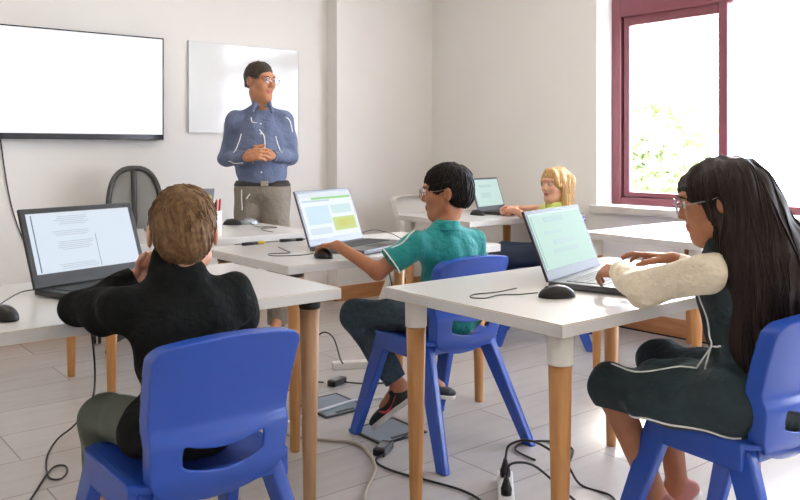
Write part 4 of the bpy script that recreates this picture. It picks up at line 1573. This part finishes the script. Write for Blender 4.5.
def build_girl_dark():
    g = dict(head=(2.050, 1.170, 1.040), face=(-.58, .84, -.20), s=1.0, skin=M['skin_girl'], arm=.78,
             pel=(2.105, 1.105, .555), neck=(2.075, 1.150, .918), sl=(1.950, 1.140, .866), sr=(2.225, 1.160, .862),
             el=(1.915, 1.318, .795), wl=(2.012, 1.455, .819), er=(2.32, 1.25, .765), wr=(2.195, 1.395, .850),
             hl=(2.02, 1.11, .525), kl=(1.925, 1.42, .500), al=(2.045, 1.345, .17), tl=(2.06, 1.45, .055),
             hr=(2.175, 1.10, .520), kr=(2.215, 1.45, .515), ar=(2.20, 1.38, .16), tr=(2.13, 1.47, .05),
             handl=((.18, .95, -.08), (-.6, .2, 1), .135, 1, (26, 30, 32, 34), 6), handr=((-.12, 1, .02), (.05, .25, 1), .155, -1, (14, 16, 20, 26), 9, .2, 14))
    o, hc, R, s, TR = child('girl with long dark hair in a dark dress and cream sleeves typing on the laptop', g)
    brows(o, hc, R, s, M['hair_black'])
    spectacles(o, hc, R, s, True, .0013, M['silver'])
    pel, neck, sl, sr = (V3(*g[k]) for k in ('pel', 'neck', 'sl', 'sr'))
    # blouse: sleeves and yoke
    bq = sleeve_prims(g, 'l', 1, .90, .050, .045, .029, .02) + sleeve_prims(g, 'r', 1, .95, .050, .044, .030, .02)
    tq, _ = torso_prims(pel, neck, sl, sr, .95, -.002)
    bl = garment('blouse', o, tq[2:] + bq, .0038, M['cream'], [(V3(0, 0, 1), .93)], wr=(.009, 34, 31))
    # pinafore dress
    dq, _ = torso_prims(pel, neck, sl, sr, .98, .006)
    dq = [dq[0], dq[1], dq[2]]
    for q in (sl, sr):
        a = q * .48 + neck * .52
        dq.append(cone(a + V3(0, .045, -.06), a + V3(0, 0, .022), .030, .026, .02))
        dq.append(cone(a + V3(0, -.05, -.07), a + V3(0, 0, .022), .030, .026, .02))
    sk = [cone(V3(*g['hl']) + V3(-.005, -.01, 0), V3(*g['kl']), .090, .062, .04), cone(V3(*g['hr']), V3(*g['kr']), .088, .062, .04),
          cone((2.10, 1.12, .515), (2.05, 1.36, .525), .075, .045, .06), ell((2.135, 1.045, .49), (.11, .070, .06), None, .03), ell(pel + V3(0.01, -.005, -.035), (.142, .118, .078), TR, .04),
          cone((1.975, 1.12, .495), (1.88, 1.30, .485), .042, .038, .04), cone((1.99, 1.09, .50), (2.08, 1.05, .50), .040, .040, .04),
          cone(V3(*g['kl']), V3(*g['kl']) + (V3(*g['al']) - V3(*g['kl'])) * .18, .062, .066, .03, True), cone(V3(*g['kr']), V3(*g['kr']) + (V3(*g['ar']) - V3(*g['kr'])) * .18, .062, .066, .03, True)]
    dr = garment('pinafore_dress', o, dq + sk, .0042, M['dress'], [(V3(0, 0, -1), -.443)], wr=(.008, 30, 41))
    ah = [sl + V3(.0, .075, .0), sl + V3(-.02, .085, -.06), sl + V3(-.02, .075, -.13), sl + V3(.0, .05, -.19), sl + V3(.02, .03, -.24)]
    highlight_stroke('highlight_white', o, dr, ah, .0026)  # this and the next two lines draw highlights on the dress
    highlight_stroke('highlight_white', o, dr, [(1.86, 1.32, .455), (1.88, 1.24, .455), (1.92, 1.14, .455), (1.97, 1.06, .46)], .0030)
    highlight_stroke('highlight_white', o, dr, [(1.90, 1.40, .60), (1.93, 1.33, .61), (1.97, 1.26, .615), (1.97, 1.19, .64), (1.96, 1.13, .66)], .0026)
    for q in ('l', 'r'):
        a, t = V3(*g['a' + q]), V3(*g['t' + q])
        f = unit(t - a)
        u = unit(np.cross(np.cross(f, V3(0, 0, 1)), f))
        trainer(o, a - u * .065 - f * .035, t - u * .03 + f * .035, u, .85, um=M['sock'])
    # hair
    hb = [cone(hc + V3(.02, -.05, .02), (2.11, 1.05, .88), .095, .108, .03), cone((2.11, 1.05, .88), (2.12, 1.045, .72), .106, .076, .03),
          cone((2.12, 1.045, .72), (2.11, 1.045, .57), .076, .04, .03), cone((2.18, 1.045, .90), (2.25, 1.05, .72), .076, .062, .03),
          cone(hc + V3(.05, -.045, -.01), (2.215, 1.04, .86), .068, .078, .03), cone((2.025, 1.085, .93), (2.035, 1.06, .68), .058, .052, .03),
          cone((2.035, 1.06, .68), (2.045, 1.06, .57), .052, .030, .03), cone((2.25, 1.05, .72), (2.22, 1.05, .60), .062, .03, .03)]
    hair = long_hair(o, hc, R, s, M['hair_long'], hb, 51)
    rs = np.random.RandomState(5)
    org = V3(*o.location)
    seeds = []
    for k in range(230):
        a = rs.rand() * 2 * math.pi
        zz = rs.rand()
        p = hc + R @ V3(.09 * math.cos(a), -.02 + .10 * math.sin(a), .02 + .09 * zz) if k < 110 else V3(2.11 + .2 * rs.normal(), .93 + .05 * rs.rand(), .64 + .30 * rs.rand())
        seeds.append(p - org)
    locks(o, hair, seeds, M['hair_long'], .0028, rs, .36, (0.1, -.1, 0))
    return o


def build_girl_blonde():
    g = dict(head=(3.955, 3.335, .958), face=(-.985, .10, .03), s=.97, skin=M['skin_fair'], look=(.25, .25), h=.004,
             pel=(3.90, 3.305, .555), neck=(3.955, 3.325, .832), sl=(3.865, 3.245, .775), sr=(4.03, 3.425, .775),
             el=(3.845, 3.45, .745), wl=(3.90, 3.63, .785), er=(4.06, 3.57, .785), wr=(3.985, 3.70, .792),
             hl=(3.84, 3.27, .525), kl=(3.655, 3.53, .520), al=(3.64, 3.54, .18), tl=(3.58, 3.63, .06),
             hr=(3.95, 3.36, .525), kr=(3.80, 3.63, .520), ar=(3.785, 3.645, .16), tr=(3.73, 3.74, .05),
             handl=((.1, 1, .1), (-.4, .2, 1), .14, 1, (45, 50, 52, 54), 3), handr=((-.5, .9, .1), (.2, -.1, 1), .14, -1, (40, 46, 50, 52), 3))
    o, hc, R, s, TR = child('blonde girl in a lime top at the corner desk looking toward the teacher', g)
    brows(o, hc, R, s, M['hair_blond'])
    pel, neck, sl, sr = (V3(*g[k]) for k in ('pel', 'neck', 'sl', 'sr'))
    tq, _ = torso_prims(pel, neck, sl, sr, 1.0, .004)
    tq = tq + sleeve_prims(g, 'l', .6, 0, .054, .054) + sleeve_prims(g, 'r', .6, 0, .054, .054)
    shirt = garment('shirt', o, tq, .0045, M['lime'], [(V3(0, 0, 1), .850), (V3(0, 0, -1), -.49)], wr=(.004, 30, 61))
    sdf_obj('collar', [cone(neck - V3(0, 0, .02), neck + V3(0, 0, .025), .066, .058, .01, True, False, True)], .004, M['lime'], shirt, V3(*o.location))
    lp = leg_prims(g, 'l', .078, .062, .05) + leg_prims(g, 'r', .078, .062, .05) + [ell(pel + V3(0, .01, -.015), (.125, .11, .075), TR, .04)]
    garment('trousers', o, lp, .005, M['navy'], [(V3(0, 0, 1), .60)], wr=(.004, 28, 66))
    for q in ('l', 'r'):
        a, t = V3(*g['a' + q]), V3(*g['t' + q])
        f = unit(t - a)
        u = unit(np.cross(np.cross(f, V3(0, 0, 1)), f))
        trainer(o, a - u * .06 - f * .03, t - u * .03 + f * .03, u, .85)
    P = lambda x, y, z: hc + R @ (V3(x, y, z) * s)
    hb = []
    for q in (-1, 1):
        hb += [cone(P(q * .066, -.012, .03), P(q * .072, -.020, -.135), .030, .026, .02), cone(P(q * .05, -.06, .03), P(q * .055, -.055, -.15), .045, .036, .03)]
    hb += [cone(P(0, -.075, .03), P(0, -.07, -.13), .05, .048, .03), cone(P(.03, .055, .090), P(.070, .035, .0), .018, .014, .02), cone(P(-.03, .055, .090), P(-.070, .035, .0), .018, .014, .02)]
    hair = long_hair(o, hc, R, s, M['hair_blond'], hb, 71, .0042, False, .058)
    rs = np.random.RandomState(9)
    org = V3(*o.location)
    seeds = []
    for k in range(150):
        a = rs.rand() * 2 * math.pi
        seeds.append(hc + R @ V3(.10 * math.cos(a), -.02 + .11 * math.sin(a), -.02 + .12 * rs.rand()) - org)
    locks(o, hair, seeds, M['hair_blond'], .0026, rs, .17, (0, 0, 0))
    return o


build_teacher()
build_boy_teal()
build_boy_black()
build_girl_dark()
build_girl_blonde()
